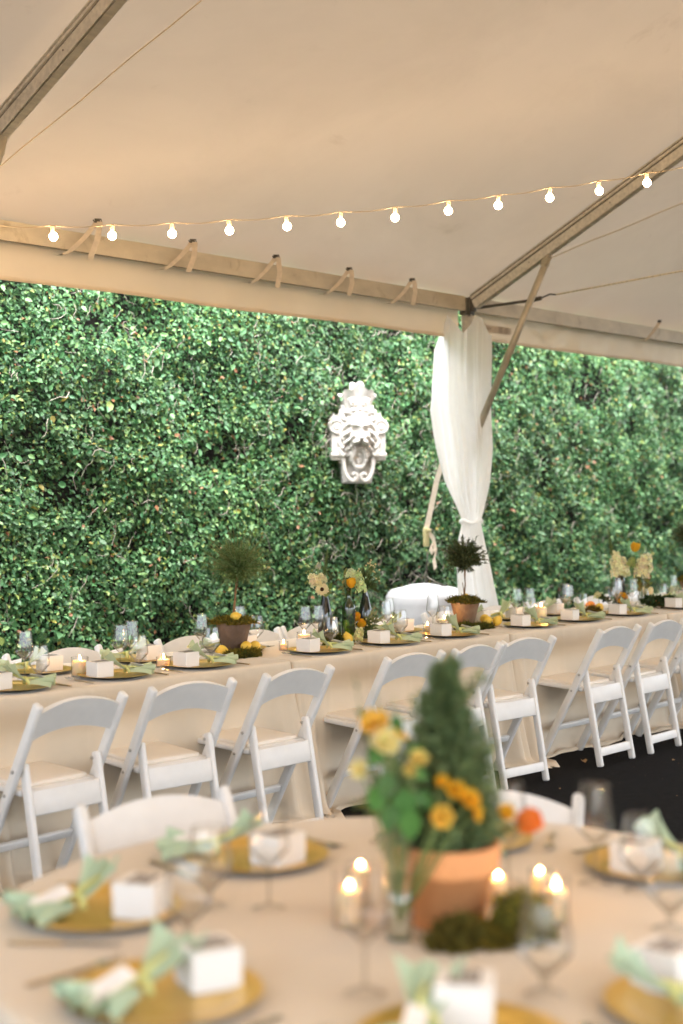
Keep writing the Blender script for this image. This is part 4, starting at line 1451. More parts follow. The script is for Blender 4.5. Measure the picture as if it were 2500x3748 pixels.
def moss(parts, loc, label, kind_parent=None):
    """loc is the base; parts in local coordinates: core ellipsoid plus tufts"""
    t = thing('moss_clump', label, 'moss', loc) if kind_parent is None else kind_parent
    m = MB()
    geo = []
    for (c, a_, b_, h_, n, pal) in parts:
        m.ball((c[0], c[1], c[2]), 1, 18, (a_ * .88, b_ * .88, h_ * .88), fn=None)
        geo.append(moss_geo(c, a_, b_, h_, n, .024, pal))
    m.v = [(p[0], p[1], max(p[2], .0005 + parts[0][0][2] * 0)) for p in m.v] if kind_parent is None else m.v
    m.build('moss_core' if kind_parent is None else 'moss_bed', MT['mosscore'], t)
    V, F, T = join_np(geo)
    np_mesh('tufts' if kind_parent is None else 'moss_tufts', V, F, 'moss', t, T, 'stuff')
    return t
MT['mosscore'] = mat('moss_core', (.06, .05, .012), .95, var=.4, scale=40, bump=.6, bscale=120)
def fruit(x_, y_, z_, r, label, kind='lemon', rot=(0, 0, 0), name=None):
    t = thing(kind, label, kind, (x_, y_, z_), 0, kind + 's')
    m = MB()
    if kind == 'lemon':
        m.lathe([(0, -1.22), (.10, -1.19), (.2, -1.10), (.55, -.88), (.86, -.5), (.97, -.1), (.96, .25), (.80, .62), (.52, .90), (.25, 1.10), (.17, 1.22), (.08, 1.28), (0, 1.29)], 24,
                Matrix.Translation((0, 0, r * .95)) @ Matrix.Rotation(rot[2], 4, 'Z') @ Matrix.Rotation(rot[0], 4, 'X') @ Matrix.Scale(r, 4))
    else:
        m.ball((0, 0, r * .97), r, 24, (1, 1, .95))
    m.build('skin', 'lemon' if kind == 'lemon' else 'orange', t)
    return t

def topiary_rosemary(t, cx, cy_, cz, r, nst, wispy, pal, seed=0, cone=None):
    """sprigs radiating from the crown's middle, each lined with needles"""
    P0s, P1s, P2s, Ws, Ts = [], [], [], [], []
    stems = MB()
    c = np.array((cx, cy_, cz))
    for i in range(nst):
        d = unit(rng.normal(size=3)[None])[0]
        if cone is None:
            d[2] = d[2] * .9 + .06
            base = c + d * r * rng.uniform(.05, .35)
            ln = r * (rng.uniform(.55, .95) if rng.random() > wispy else rng.uniform(.95, 1.6))
            if rng.random() < wispy * .5:
                d = unit((d + np.array((-.4, .3, .9)))[None])[0]
        else:
            z0, z1, r0, r1 = cone
            f = rng.random() ** 1.3
            a = rng.uniform(0, 2 * PI)
            rr = (r0 + (r1 - r0) * f) * (1 + .25 * math.sin(a * 3 + f * 9))
            base = np.array((cx + math.cos(a) * rr * .3, cy_ + math.sin(a) * rr * .3, z0 + (z1 - z0) * f * .96))
            d = unit(np.array((math.cos(a), math.sin(a), .55 + .8 * f))[None])[0]
            ln = rr * rng.uniform(.5, 1.25) + .012
        bend = rng.normal(0, .35, 3) + np.array((0, 0, .5 if wispy else .15))
        K = 14
        ts = np.linspace(0, 1, K)[:, None]
        pts = base + d * ln * ts + bend * ln * .35 * ts ** 2
        if i % 2 == 0:
            stems.tube([pts[0], pts[K // 2], pts[-1]], [.0013, .001, .0006], 4, cap=False)
        tang = unit(np.gradient(pts, axis=0))
        for k in range(K):
            for q in range(4 if not wispy else 3):
                nd = unit((rng.normal(size=3) * .9 + tang[k] * .8)[None])[0]
                nl = rng.uniform(.010, .019) * (1.05 if wispy else 1.1)
                P0s.append(pts[k])
                P1s.append(pts[k] + nd * nl * .55)
                P2s.append(pts[k] + nd * nl + tang[k] * nl * .2)
                Ws.append(.0009 if wispy > .2 else .0018)
                Ts.append(pal[rng.integers(0, len(pal))])
    V, F = strip_cloud(np.array(P0s), np.array(P1s), np.array(P2s), np.array(Ws))
    T = np.repeat(np.array(Ts) * rng.uniform(.7, 1.3, (len(Ts), 1)), 2, 0)
    np_mesh('crown', V, F, 'foliage', t, T, 'stuff')
    return stems

def pot(t, rt_, rb, h, mt, band=False):
    m = MB()
    if band:
        pr = [(rb * .85, .0), (rb, .002), (rb + (rt_ - rb) * .62, h * .66), (rt_ * .955, h * .665), (rt_ * .965, h * .70), (rt_, h * .985), (rt_ - .003, h), (rt_ - .010, h), (rt_ - .012, h * .9), (rt_ - .014, h * .82)]
    else:
        pr = [(rb * .85, .0), (rb, .003), (rb + (rt_ - rb) * .8, h * .80), (rt_ * .97, h * .9), (rt_, h * .97), (rt_ - .003, h), (rt_ - .009, h), (rt_ - .012, h * .92), (rt_ - .014, h * .82)]
    m.lathe(pr, 48)
    m.build('pot', mt, t)
    m = MB()
    m.lathe([(rt_ - .008, h * .86), (0, h * .9)], 32)
    m.build('soil', 'soil', t)
def trunk(t, pts, r):
    m = MB()
    m.tube(pts, [r * (1 + .15 * math.sin(i * 2.1)) for i in range(len(pts))], 8)
    m.tube([Vector(p) + Vector((.005 * math.cos(i * 1.6), .005 * math.sin(i * 1.6), 0)) for i, p in enumerate(pts)], r * .6, 7)
    return m

ROSE = [(.06, .085, .03), (.085, .11, .04), (.045, .06, .024), (.12, .14, .055)]
WISP = [(.12, .205, .06), (.165, .26, .085), (.085, .145, .045), (.23, .30, .12)]
# dark clay pot with wispy topiary
p1 = thing('topiary', 'wispy ball topiary in an aged dark clay pot', 'potted topiary', (5.02, 5.355, TOP), 0, 'potted topiaries')
pot(p1, .0925, .056, .162, 'potdark')
moss([((0, 0, .155), .105, .105, .030, 3200, None)], None, None, p1)
s_ = topiary_rosemary(p1, .03, .0, .445, .112, 430, .30, WISP)
s_.build('sprigs', mat('sprig_stem', (.26, .22, .07), .8), p1)
trunk(p1, [(0, 0, .15), (.004, .003, .21), (.012, .0, .27), (.018, .004, .32), (.026, .0, .38), (.03, 0, .44)], .0055).build('trunk', 'bark', p1)
m = MB()
m.box((.075 * rx * 1.0 - .075 * .737 * .35, .075 * ry - .075 * .675 * .5, .128), (.016, .010, .012), .003)
fruit(5.00, 5.32, TOP + .165, .027, 'single lemon on the moss atop the dark clay pot', 'lemon', (R(70), 0, R(30)))
# terracotta pot with rosemary topiary
p2 = thing('topiary', 'rosemary ball topiary in an aged terracotta pot before the curtain', 'potted topiary', (6.945, 5.335, TOP), 0, 'potted topiaries')
pot(p2, .0905, .052, .160, 'potmid')
moss([((0, 0, .152), .103, .103, .034, 3200, [(.11, .105, .018), (.08, .085, .018), (.16, .13, .02), (.06, .065, .014), (.2, .13, .02)])], None, None, p2)
s_ = topiary_rosemary(p2, .0, .0, .425, .098, 300, .08, ROSE)
s_.build('sprigs', MT['sprig_stem'] if 'sprig_stem' in MT else 'bark', p2)
trunk(p2, [(0, 0, .15), (-.004, .003, .20), (.003, .0, .26), (-.002, .002, .32), (.0, .0, .42)], .004).build('trunk', 'bark', p2)
m = MB()
m.tube([(-.008, 0, .16), (-.016, .0, .24), (-.022, .003, .275)], .0022, 6)
m.build('twig', 'bark', p2)
fruit(7.00, 5.37, TOP + .163, .02, 'small lemon half hidden in the terracotta pot moss', 'lemon', (R(80), 0, R(70)))
p3 = thing('topiary', 'rosemary topiary at the far end of the cloths, cut by the frame', 'potted topiary', (9.80, 5.36, TOP), 0, 'potted topiaries')
pot(p3, .0905, .052, .160, 'potmid')
moss([((0, 0, .152), .103, .103, .034, 2000, None)], None, None, p3)
s_ = topiary_rosemary(p3, .0, .0, .47, .13, 200, .06, ROSE)
s_.build('sprigs', 'bark', p3)
trunk(p3, [(0, 0, .15), (-.004, .003, .26), (.003, .0, .42)], .004).build('trunk', 'bark', p3)
# moss and lemons round the pots
moss([((0, 0, 0), .115, .06, .030, 2600, None), ((.06, .03, 0), .07, .05, .028, 1100, GREENMOSS), ((-.02, -.02, 0), .08, .05, .022, 1000, GREENMOSS)], (4.96, 5.225, TOP), 'low green and ochre moss mat at the foot of the dark clay pot')
fruit(4.885, 5.30, TOP, .030, 'lemon left of the dark clay pot, behind the goblet', 'lemon', (R(80), 0, R(20)))
fruit(5.005, 5.245, TOP + .014, .030, 'lemon in the middle of the moss before the dark clay pot', 'lemon', (R(75), 0, R(-30)))
fruit(5.115, 5.295, TOP + .008, .028, 'lemon right of the dark clay pot on the moss', 'lemon', (R(85), 0, R(80)))
moss([((0, 0, 0), .12, .055, .022, 2200, GREENMOSS), ((-.09, .04, 0), .06, .05, .035, 1200, GREENMOSS), ((.06, .02, 0), .07, .05, .022, 900, None)], (6.93, 5.215, TOP), 'low green moss mat at the foot of the terracotta pot')
fruit(7.05, 5.245, TOP + .012, .029, 'front left lemon of three beside the terracotta pot', 'lemon', (R(80), 0, R(10)))
fruit(7.115, 5.215, TOP + .006, .030, 'front right lemon of three beside the terracotta pot', 'lemon', (R(25), 0, R(60)))
fruit(7.105, 5.305, TOP + .016, .029, 'rear lemon of three beside the terracotta pot', 'lemon', (R(80), 0, R(70)))
moss([((0, 0, 0), .055, .05, .062, 2600, GREENMOSS)], (5.655, 5.235, TOP), 'round moss mound between the goblet and the large lemon')
fruit(5.715, 5.195, TOP, .0325, 'large upright lemon in front of the green bottle', 'lemon', (R(-12), 0, 0))
moss([((0, 0, 0), .10, .06, .055, 2800, [(.16, .10, .018), (.11, .075, .015), (.22, .13, .02), (.09, .06, .012)]), ((.05, .02, 0), .06, .05, .04, 1000, None)], (8.165, 5.205, TOP), 'ochre moss clump with lemons past the curtained pole')
fruit(8.09, 5.24, TOP + .025, .029, 'lemon left of the ochre moss clump', 'lemon', (R(80), 0, R(30)))
fruit(8.25, 5.20, TOP + .018, .031, 'lemon right of the ochre moss clump', 'lemon', (R(50), 0, R(80)))
fruit(8.30, 5.30, TOP + .02, .034, 'orange fruit behind the ochre moss clump', 'orange')

# ------------------------------------------------------------------ bottles and flowers
RH = Vector((rx, ry, 0))                       # along the flowers' spread
BK = Vector((-.7373, -.6756, 0))               # towards the courtyard
def bottle(x_, y_, label, kind, mt):
    t = thing('bottle', label, 'bottle', (x_, y_, TOP), 0, 'bottles used as vases')
    m = MB()
    if kind == 'bordeaux':
        pr = [(0, .004), (.030, .002), (.0365, .006), (.0375, .02), (.0375, .185), (.035, .205), (.022, .225), (.015, .238), (.0138, .26), (.0135, .288), (.0155, .290), (.0155, .300), (.011, .301)]
    elif kind == 'burgundy':
        pr = [(0, .004), (.033, .002), (.040, .006), (.041, .02), (.041, .130), (.036, .165), (.026, .205), (.0185, .24), (.0145, .268), (.0138, .288), (.0155, .290), (.0155, .300), (.011, .301)]
    else:
        pr = [(0, .004), (.030, .002), (.037, .006), (.038, .02), (.038, .085), (.034, .108), (.022, .135), (.0145, .158), (.012, .18), (.0115, .20), (.0135, .203), (.0135, .209)]
    m.lathe(pr, 36)
    m.build('glass_body', mt, t)
    m = MB()
    top = pr[-1][1]
    m.tube([(pr[-2][0] * math.cos(2 * PI * k / 24), pr[-2][0] * math.sin(2 * PI * k / 24), top - .004) for k in range(25)], .0022, 6, cap=False)
    m.build('lip', mt, t)
    if kind == 'clear':
        m = MB()
        m.lathe([(0, .006), (.034, .006), (.035, .03), (.035, .084), (.031, .105), (0, .106)], 30)
        m.build('water', 'water', t)
    return t
def jit(c, a=.12):
    f = random.uniform(1 - a, 1 + a)
    return tuple(min(1, max(0, q * f * random.uniform(1 - a * .4, 1 + a * .4))) for q in c)
def frame_to(n):
    n = Vector(n).normalized()
    return n.to_track_quat('Z', 'Y').to_matrix().to_4x4()
def petal_ring(mb, T, n, r0, L, W, tilt, curl, colr, ph=0., nl=4):
    for k in range(n):
        a = 2 * PI * k / n + ph + random.uniform(-.1, .1)
        c_ = jit(colr, .10)
        ll = L * random.uniform(.9, 1.1)
        vs = []
        for j in range(nl + 1):
            v_ = j / nl
            w = W * math.sin(PI * min(1, .12 + v_ * .80)) ** .7
            ang = tilt + curl * v_
            rr = r0 + ll * v_ * math.cos(ang)
            zz = ll * v_ * math.sin(ang)
            for s_ in (-1, 0, 1):
                vs.append(T @ (Matrix.Rotation(a, 4, 'Z') @ Vector((rr, s_ * w * .5, zz + abs(s_) * w * .14))))
        fs = [(j * 3 + i, j * 3 + i + 1, j * 3 + i + 4, j * 3 + i + 3) for j in range(nl) for i in range(2)]
        mb.add(vs, fs, None, 0, c_)
def stem_part(t, pts, r=.0022):
    m = MB()
    m.tube(pts, r, 6)
    return m.build('stem', 'stem', t)
def leaf_part(t, specs, c_=(.06, .11, .03)):
    """specs: (base, dir, facing, length, half width)"""
    for (b_, d_, n_, L_, W_) in specs:
        V, F = leaf_cloud(np.array([b_], float), np.array([d_], float), np.array([n_], float), np.array([L_]), np.array([W_]))
        np_mesh('leaf', V, F, 'foliage', t, np.array([jit(c_, .3)] * 2))
def at_(base, dx, z_, toward=0.):
    p = Vector(base) + RH * dx + BK * toward
    return Vector((p.x, p.y, z_))
YEL, CREAM, GREENW, ORG, PALEY = (.86, .50, .035), (.93, .87, .60), (.60, .68, .34), (.85, .20, .02), (.88, .80, .40)
def rose(base, dx, z_, r, label, c_=YEL, nrm=(-.25, -.2, 1), toward=0., stem_to=None, cat='rose'):
    p = at_(base, dx, z_, toward)
    t = thing('rose', label, cat, p)
    m = MB()
    T = frame_to(nrm)
    S = T @ Matrix.Translation((0, 0, -r * .9))
    for q, (rr, tl, n) in enumerate(((.62, 1.02, 5), (.50, 1.22, 5), (.36, 1.36, 4), (.20, 1.5, 3))):
        petal_ring(m, S, n, r * rr * .55, r * (1.75 - q * .02), r * (1.35 - q * .2), tl, .28 - q * .1, c_, q * .7, 5)
    m.ball(S @ Vector((0, 0, r * .45)), r * .55, 12, (1, 1, .9), tint=c_)
    m.build('bloom', 'petal', t)
    leaf_part(t, [(S @ Vector((0, 0, 0)), (math.cos(a), math.sin(a), .3), (0, 0, 1), r * .8, r * .14) for a in (0, 2.1, 4.2)], (.09, .14, .03))
    if stem_to is not None:
        e = Vector(stem_to) - p
        stem_part(t, [S @ Vector((0, 0, .002)), (S @ Vector((0, 0, -r))).lerp(e, .25), e])
    return t
def daisy(base, dx, z_, r, label, nrm, toward, stem_to, c_=(.87, .78, .50), eye=(.06, .025, .01)):
    p = at_(base, dx, z_, toward)
    t = thing('daisy', label, 'daisy', p)
    T = frame_to(nrm)
    m = MB()
    petal_ring(m, T, 15, r * .2, r * .80, r * .36, .05, -.1, c_, 0)
    petal_ring(m, T @ Matrix.Translation((0, 0, -.001)), 13, r * .2, r * .85, r * .36, -.05, -.15, c_, .2)
    m.build('petals', 'petal', t)
    m = MB()
    m.lathe([(r * .30, 0), (r * .30, r * .10), (r * .15, r * .16), (0, r * .15)], 16, T, tint=eye)
    m.build('centre', 'petal', t)
    if stem_to is not None:
        e = Vector(stem_to) - p
        stem_part(t, [T @ Vector((0, 0, -.002)), T @ Vector((0, 0, -r * .6)) + Vector((0, 0, -.01)), e])
    return t
def stock(base, p0, p1, r, label, c_=CREAM, n=34, toward=0., stem_to=None, name='stock_spike', cat='flower spike', brs=.013):
    """ruffled blossoms packed round an axis from p0 to p1, each (dx, z)"""
    a, b_ = at_(base, p0[0], p0[1], toward), at_(base, p1[0], p1[1], toward)
    t = thing(name, label, cat, a)
    m = MB()
    ax = (b_ - a)
    for k in range(n):
        f = (k + .5) / n
        an = k * 2.4
        d = Vector((math.cos(an), math.sin(an), random.uniform(-.4, .5)))
        d = (d - ax.normalized() * d.dot(ax.normalized()) * .7).normalized()
        rr = r * (1 - .55 * f ** 2)
        c = ax * f + d * rr * random.uniform(.55, .9)
        T = Matrix.Translation(c) @ frame_to(d + Vector((0, 0, .2)))
        s_ = brs * (1 - .4 * f) * random.uniform(.85, 1.15)
        petal_ring(m, T, 4, s_ * .1, s_ * 1.1, s_ * 1.05, .30, .5 * random.uniform(-1, 1), jit(c_, .22), random.random() * 3, 3)
        petal_ring(m, T, 3, s_ * .05, s_ * .7, s_ * .9, .95, .1, jit(c_, .1), random.random() * 3, 2)
    m.build('blossoms', 'petal', t)
    e = (Vector(stem_to) - a) if stem_to is not None else Vector((0, 0, -.03))
    stem_part(t, [ax, ax * .4, Vector((0, 0, -.01)), e], .002)
    return t
def spike(base, p0, p1, w, label, c_=(.16, .22, .07), n=90, stem_to=None, toward=0., name='foxtail_spike'):
    a, b_ = at_(base, p0[0], p0[1], toward), at_(base, p1[0], p1[1], toward)
    t = thing(name, label, 'green spike', a)
    ax = np.array(b_ - a)
    f = np.linspace(0, 1, n)
    an = np.arange(n) * 2.4
    d = np.stack([np.cos(an), np.sin(an), np.full(n, .8)], 1)
    P = f[:, None] * ax
    L = w * (1 - .75 * f) * 1.2
    V, F = leaf_cloud(P, d, np.stack([np.cos(an) * -.5, np.sin(an) * -.5, np.ones(n)], 1), L, L * .22)
    T = np.repeat(np.array([jit(c_, .25) for _ in range(n)]), 2, 0)
    np_mesh('florets', V, F, 'foliage', t, T, 'stuff')
    e = Vector(stem_to) - a if stem_to is not None else Vector((0, 0, -.03))
    stem_part(t, [Vector(ax), Vector(ax) * .5, Vector((0, 0, 0)), e], .0018)
    return t
def greenery(base, label, tips, c_=(.075, .12, .035), L_=.035, W_=.007, stem_to=None, per=7, toward=0., buds=None, name='greenery_sprig'):
    """sprig: stems that end at tips (dx, z), lined with leaves; optional small round buds"""
    b_ = Vector(stem_to)
    t = thing(name, label, 'sprig', b_)
    m = MB()
    Ps, Ds, Ns = [], [], []
    bm_ = MB()
    for (dx, z_) in tips:
        e = at_(base, dx, z_, toward + random.uniform(-.02, .02)) - b_
        mid = e * .5 + Vector((0, 0, .02))
        m.tube([(0, 0, 0), mid, e], [.0016, .0013, .0008], 5)
        for k in range(per):
            f = .45 + .55 * k / per
            p = mid.lerp(e, (f - .5) * 2) if f > .5 else mid * (f * 2)
            dd = (e.normalized() * .8 + Vector((random.gauss(0, .6), random.gauss(0, .6), random.gauss(0, .5)))).normalized()
            Ps.append(p); Ds.append(dd); Ns.append((random.gauss(0, .5) + BK.x, random.gauss(0, .5) + BK.y, .5))
        if buds:
            for k in range(buds[1]):
                bm_.ball(e + Vector((random.gauss(0, .012), random.gauss(0, .012), random.gauss(0, .012))), buds[2], 8, tint=jit(buds[0], .1))
    m.build('stem', 'stem', t)
    n = len(Ps)
    if n:
        V, F = leaf_cloud(np.array([tuple(q) for q in Ps]), np.array([tuple(q) for q in Ds]), np.array(Ns), np.array([L_ * random.uniform(.6, 1.2) for _ in range(n)]), np.array([W_ * random.uniform(.7, 1.2) for _ in range(n)]))
        T = np.repeat(np.array([jit(c_, .35) for _ in range(n)]), 2, 0)
        np_mesh('leaves', V, F, 'foliage', t, T, 'stuff')
    if buds:
        bm_.build('buds', 'petal', t, kind='stuff')
    return t
TO_CAM = (-.72, -.66, .18)
# cluster on the middle table
B1, B2, B3 = (5.78, 5.42, 0), (5.81, 5.27, 0), (6.05, 5.36, 0)
bottle(B1[0], B1[1], 'near black brown bottle holding the daisy', 'burgundy', 'brownglass')
bottle(B2[0], B2[1], 'bright green wine bottle holding the yellow rose', 'bordeaux', 'greenglass')
bottle(B3[0], B3[1], 'dark green sloping bottle holding tiny daisies', 'burgundy', 'darkgreenglass')
N1, N2_, N3_ = (B1[0], B1[1], TOP + .25), (B2[0], B2[1], TOP + .16), (B3[0], B3[1], TOP + .25)
daisy(B1, -.017, 1.055, .037, 'cream daisy with a dark centre in the black bottle', TO_CAM, .05, N1)
stock(B1, (-.045, 1.075), (-.075, 1.135), .036, 'cream stock blossom above the dark centred daisy', CREAM, 26, .02, N1, brs=.018)
stock(B1, (-.015, 1.10), (-.02, 1.14), .026, 'small cream stock head behind the dark centred daisy', CREAM, 14, .0, N1, brs=.017)
spike(B1, (-.008, 1.11), (.014, 1.275), .024, 'tall green foxtail spike in the black bottle', (.17, .24, .085), 120, N1)
stock(B1, (-.042, 1.165), (-.032, 1.20), .015, 'pale bristly thistle above the black bottle', (.62, .62, .50), 20, 0, N1, 'thistle', 'thistle', .009)
greenery(B1, 'budded green branch leaning left from the black bottle', [(-.13, 1.225), (-.10, 1.20), (-.105, 1.15), (-.06, 1.18), (-.10, 1.095)], (.13, .17, .05), .018, .004, N1, 5, 0, ((.42, .47, .17), 2, .0055), 'budded_branch')
greenery(B1, 'dark leaf sprigs right of the black bottle neck', [(.05, 1.12), (.035, 1.145), (.06, 1.09)], (.075, .085, .03), .036, .007, N1, 4)
greenery(B1, 'soft green leaves hanging under the dark centred daisy', [(.015, 1.02), (.03, 1.055)], (.16, .25, .06), .05, .016, N1, 2, .05)
rose(B2, .014, 1.092, .028, 'yellow rose standing in the bright green bottle', YEL, (-.15, -.1, 1), .02, N2_)
stock(B2, (.005, 1.125), (.02, 1.165), .034, 'pale green white hydrangea behind the yellow rose', (.74, .80, .52), 34, -.02, N2_, 'hydrangea_head', 'hydrangea', .013)
stock(B2, (.072, 1.045), (.050, 1.15), .034, 'green white hydrangea spilling toward the dark green bottle', (.68, .77, .42), 46, -.01, N2_, 'hydrangea_head', 'hydrangea', .013)
greenery(B2, 'olive leaves left of the yellow rose', [(-.045, 1.12), (-.03, 1.16), (-.02, 1.12), (-.035, 1.08)], (.19, .20, .07), .045, .007, N2_, 5)
greenery(B3, 'tiny white daisies on wiry stems in the dark green bottle', [(.035, 1.175), (.045, 1.16), (.062, 1.14), (-.025, 1.155), (.078, 1.105), (.02, 1.185), (.05, 1.19)], (.10, .15, .045), .026, .005, N3_, 7, 0, ((.80, .68, .40), 3, .0055), 'daisy_spray')
greenery(B3, 'dark green leaves round the neck of the dark green bottle', [(.03, 1.07), (-.02, 1.09), (.05, 1.05), (.02, 1.10), (.01, 1.06), (-.01, 1.13)], (.06, .10, .03), .048, .010, N3_, 6)
G1 = (5.93, 5.30, 0)
rose(G1, -.015, .895, .026, 'upper yellow rose lying low beside the bright green bottle', YEL, (-.5, -.3, .8), .02, (5.93, 5.31, TOP + .01))
rose(G1, .012, .858, .027, 'lower yellow rose lying low beside the bright green bottle', YEL, (-.2, -.6, .8), .03, (5.93, 5.31, TOP + .01))
greenery(G1, 'low spray of leaves and tiny white daisies beside the green bottle', [(.06, .875), (.045, .85), (.07, .845), (-.03, .86), (-.05, .84), (.03, .83), (.0, .82), (-.04, .81)], (.10, .14, .04), .035, .009, (5.95, 5.31, TOP + .004), 9, .02, ((.80, .72, .45), 3, .005), 'daisy_spray')
greenery(G1, 'long olive leaves arching toward the wine glasses', [(.075, .935), (.095, .91), (.09, .885), (.11, .865)], (.20, .20, .09), .055, .010, (5.96, 5.32, TOP + .004), 6)
stock((5.775, 5.20, 0), (.02, .785), (.035, .85), .030, 'cream stock drooping over the table beside a favor box', (.74, .72, .38), 30, 0, (5.80, 5.24, TOP + .05), brs=.014)
# cluster on the farthest table
B4, B5 = (8.92, 5.45, 0), (9.0, 5.30, 0)
bottle(B4[0], B4[1], 'slim brown bottle holding cream stock', 'bordeaux', 'brownglass')
bottle(B5[0], B5[1], 'short clear glass bottle with stems showing', 'clear', 'glass')
N4, N5 = (B4[0], B4[1], TOP + .2), (B5[0], B5[1], TOP + .02)
stock(B4, (-.005, .985), (-.035, 1.16), .055, 'cream stock spike in the brown bottle', CREAM, 60, 0, N4, brs=.021)
stock(B4, (.035, .99), (.02, 1.12), .04, 'second cream stock spike leaning from the brown bottle', CREAM, 30, .01, N4, brs=.019)
spike(B4, (-.055, 1.13), (-.085, 1.34), .026, 'thin green spike rising above the brown bottle', (.17, .22, .06), 100, N4)
stock(B5, (-.02, .99), (.0, 1.135), .055, 'cream stock spike in the clear bottle', CREAM, 56, 0, N5, brs=.021)
stock(B5, (.03, 1.03), (.035, 1.15), .036, 'thin cream stock spike outermost in the clear bottle', CREAM, 26, 0, N5, brs=.017)
rose(B5, -.063, 1.195, .036, 'yellow rose standing tallest over the clear bottle', YEL, (.1, -.15, 1), 0, N5)
stock(B5, (-.09, 1.06), (-.075, 1.12), .034, 'green hydrangea between the two cream stocks', (.50, .56, .22), 34, -.02, N5, 'hydrangea_head', 'hydrangea', .014)
greenery(B5, 'green leaves and stems about the clear bottle neck', [(.05, .99), (.06, 1.0), (-.04, 1.0), (.02, 1.16), (-.06, .97), (-.05, .95)], (.20, .18, .04), .05, .012, N5, 5)
rose((8.72, 5.33, 0), .02, .835, .044, 'large yellow lily low before the brown bottle', YEL, (-.6, -.5, .5), 0, (8.74, 5.34, TOP), 'lily')
rose((8.72, 5.30, 0), .02, .800, .03, 'small yellow bloom low behind the favor box', YEL, (-.3, -.5, .6), 0, None)
stock((8.66, 5.46, 0), (0, .84), (.0, .88), .04, 'cream stock low left of the brown bottle', (.72, .68, .40), 20, 0, (8.66, 5.46, TOP), brs=.016)
rose((9.08, 5.36, 0), .03, .865, .045, 'cream rose low beside the clear bottle', CREAM, (-.3, -.5, .7), 0, (9.09, 5.35, TOP))
rose((9.12, 5.27, 0), .03, .805, .034, 'orange rose low beside the clear bottle', ORG, (.3, -.5, .8), 0, None)
greenery((8.98, 5.22, 0), 'dark fern greens spread before the clear bottle', [(-.08, .80), (-.04, .83), (.0, .82), (.05, .83), (.10, .81), (.15, .795), (.19, .785), (.08, .785), (.02, .785), (.12, .84), (-.02, .79)], (.035, .065, .018), .045, .012, (9.02, 5.24, TOP + .004), 16, 0)
greenery((8.70, 5.36, 0), 'dark leaves among the yellow lily and oranges', [(-.06, .83), (-.09, .85), (.03, .85), (.06, .84), (.07, .81)], (.03, .05, .015), .05, .013, (8.70, 5.38, TOP + .004), 7, 0)

# ------------------------------------------------------------------ centrepiece of the round table
pz = thing('conifer_pot', 'blurred cone shaped conifer in an orange terracotta pot', 'potted conifer', (2.16, 1.705, TOP))
pot(pz, .106, .070, .160, 'pot', True)
CON = [(.14, .22, .09), (.18, .265, .11), (.23, .30, .12), (.10, .17, .07), (.28, .33, .15)]
s_ = topiary_rosemary(pz, 0, 0, 0, 0, 560, .0, CON, cone=(.14, .50, .094, .006))
s_.build('sprigs', 'bark', pz)
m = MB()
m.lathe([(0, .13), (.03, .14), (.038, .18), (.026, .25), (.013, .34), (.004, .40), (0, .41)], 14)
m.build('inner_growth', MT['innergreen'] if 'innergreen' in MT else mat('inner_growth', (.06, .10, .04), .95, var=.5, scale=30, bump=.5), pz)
m = MB()
m.tube([(0, 0, .12), (.003, 0, .3), (0, 0, .47)], [.006, .004, .002], 6)
m.build('trunk', 'bark', pz)
vz = thing('glass_vase', 'slim clear glass vase of yellow flowers beside the orange pot', 'vase', (2.02, 1.705, TOP))
m = MB()
m.lathe([(0, .005), (.025, .003), (.0275, .008), (.028, .16), (.024, .20), (.021, .225), (.024, .25)], 32)
m.build('glass_body', 'glass', vz)
m = MB()
m.lathe([(0, .008), (.0255, .008), (.0262, .12), (0, .121)], 28)
m.build('water', 'water', vz)
VB = (2.02, 1.705, 0)
NV = (2.02, 1.705, TOP + .03)
def bloom(base, dx, z_, r, label, c_, nrm, toward=0., stem_to=None, cat='flower'):
    """open, loose bloom: two ragged rings of petals round a small middle"""
    p = at_(base, dx, z_, toward)
    t = thing('bloom', label, cat, p)
    T = frame_to(nrm)
    m = MB()
    petal_ring(m, T, 6, r * .1, r * 1.0, r * .95, .25, .25, c_, 0, 4)
    petal_ring(m, T, 5, r * .08, r * .75, r * .75, .75, .2, jit(c_, .15), .5, 4)
    petal_ring(m, T, 4, r * .05, r * .5, r * .5, 1.15, .1, jit(c_, .2), .2, 3)
    m.build('petals', 'petal', t)
    if stem_to is not None:
        e = Vector(stem_to) - p
        stem_part(t, [T @ Vector((0, 0, -.002)), (T @ Vector((0, 0, -r))).lerp(e, .25), e])
    return t
OY = (.88, .58, .10)
bloom(VB, -.045, 1.165, 0.0306, 'orange yellow bloom highest in the glass vase', OY, (-.6, -.3, .8), .02, NV)
bloom(VB, -.028, 1.138, 0.0289, 'pale yellow bloom tucked under the highest orange yellow bloom', PALEY, (-.5, -.6, .5), .04, NV)
bloom(VB, -.008, 1.15, 0.0221, 'orange yellow bloom facing the conifer, high in the vase', OY, (.2, -.6, .6), .02, NV)
bloom(VB, -.072, 1.085, 0.0204, 'small pale yellow bloom lowest on the vase side', PALEY, (-.8, -.2, .3), .02, NV)
bloom(VB, .033, 1.105, 0.0187, 'pale yellow bloom between vase and conifer', (.85, .68, .2), (-.4, -.6, .6), .03, NV)
bloom(VB, .020, 1.085, 0.0153, 'tiny pale yellow bloom between vase and conifer', (.85, .68, .2), (-.6, -.5, .3), .02, NV)
FB = (2.10, 1.645, 0)
bloom(FB, .005, 1.045, 0.0204, 'yellow bloom centred against the conifer', YEL, (-.5, -.6, .5), .03, NV)
bloom(FB, .028, 1.028, 0.0221, 'yellow bloom right of the conifer centre', YEL, (-.2, -.7, .5), .04, NV)
bloom(FB, .040, 1.005, 0.0170, 'yellow bloom drooping lowest against the conifer', YEL, (.1, -.7, .1), .04, NV)
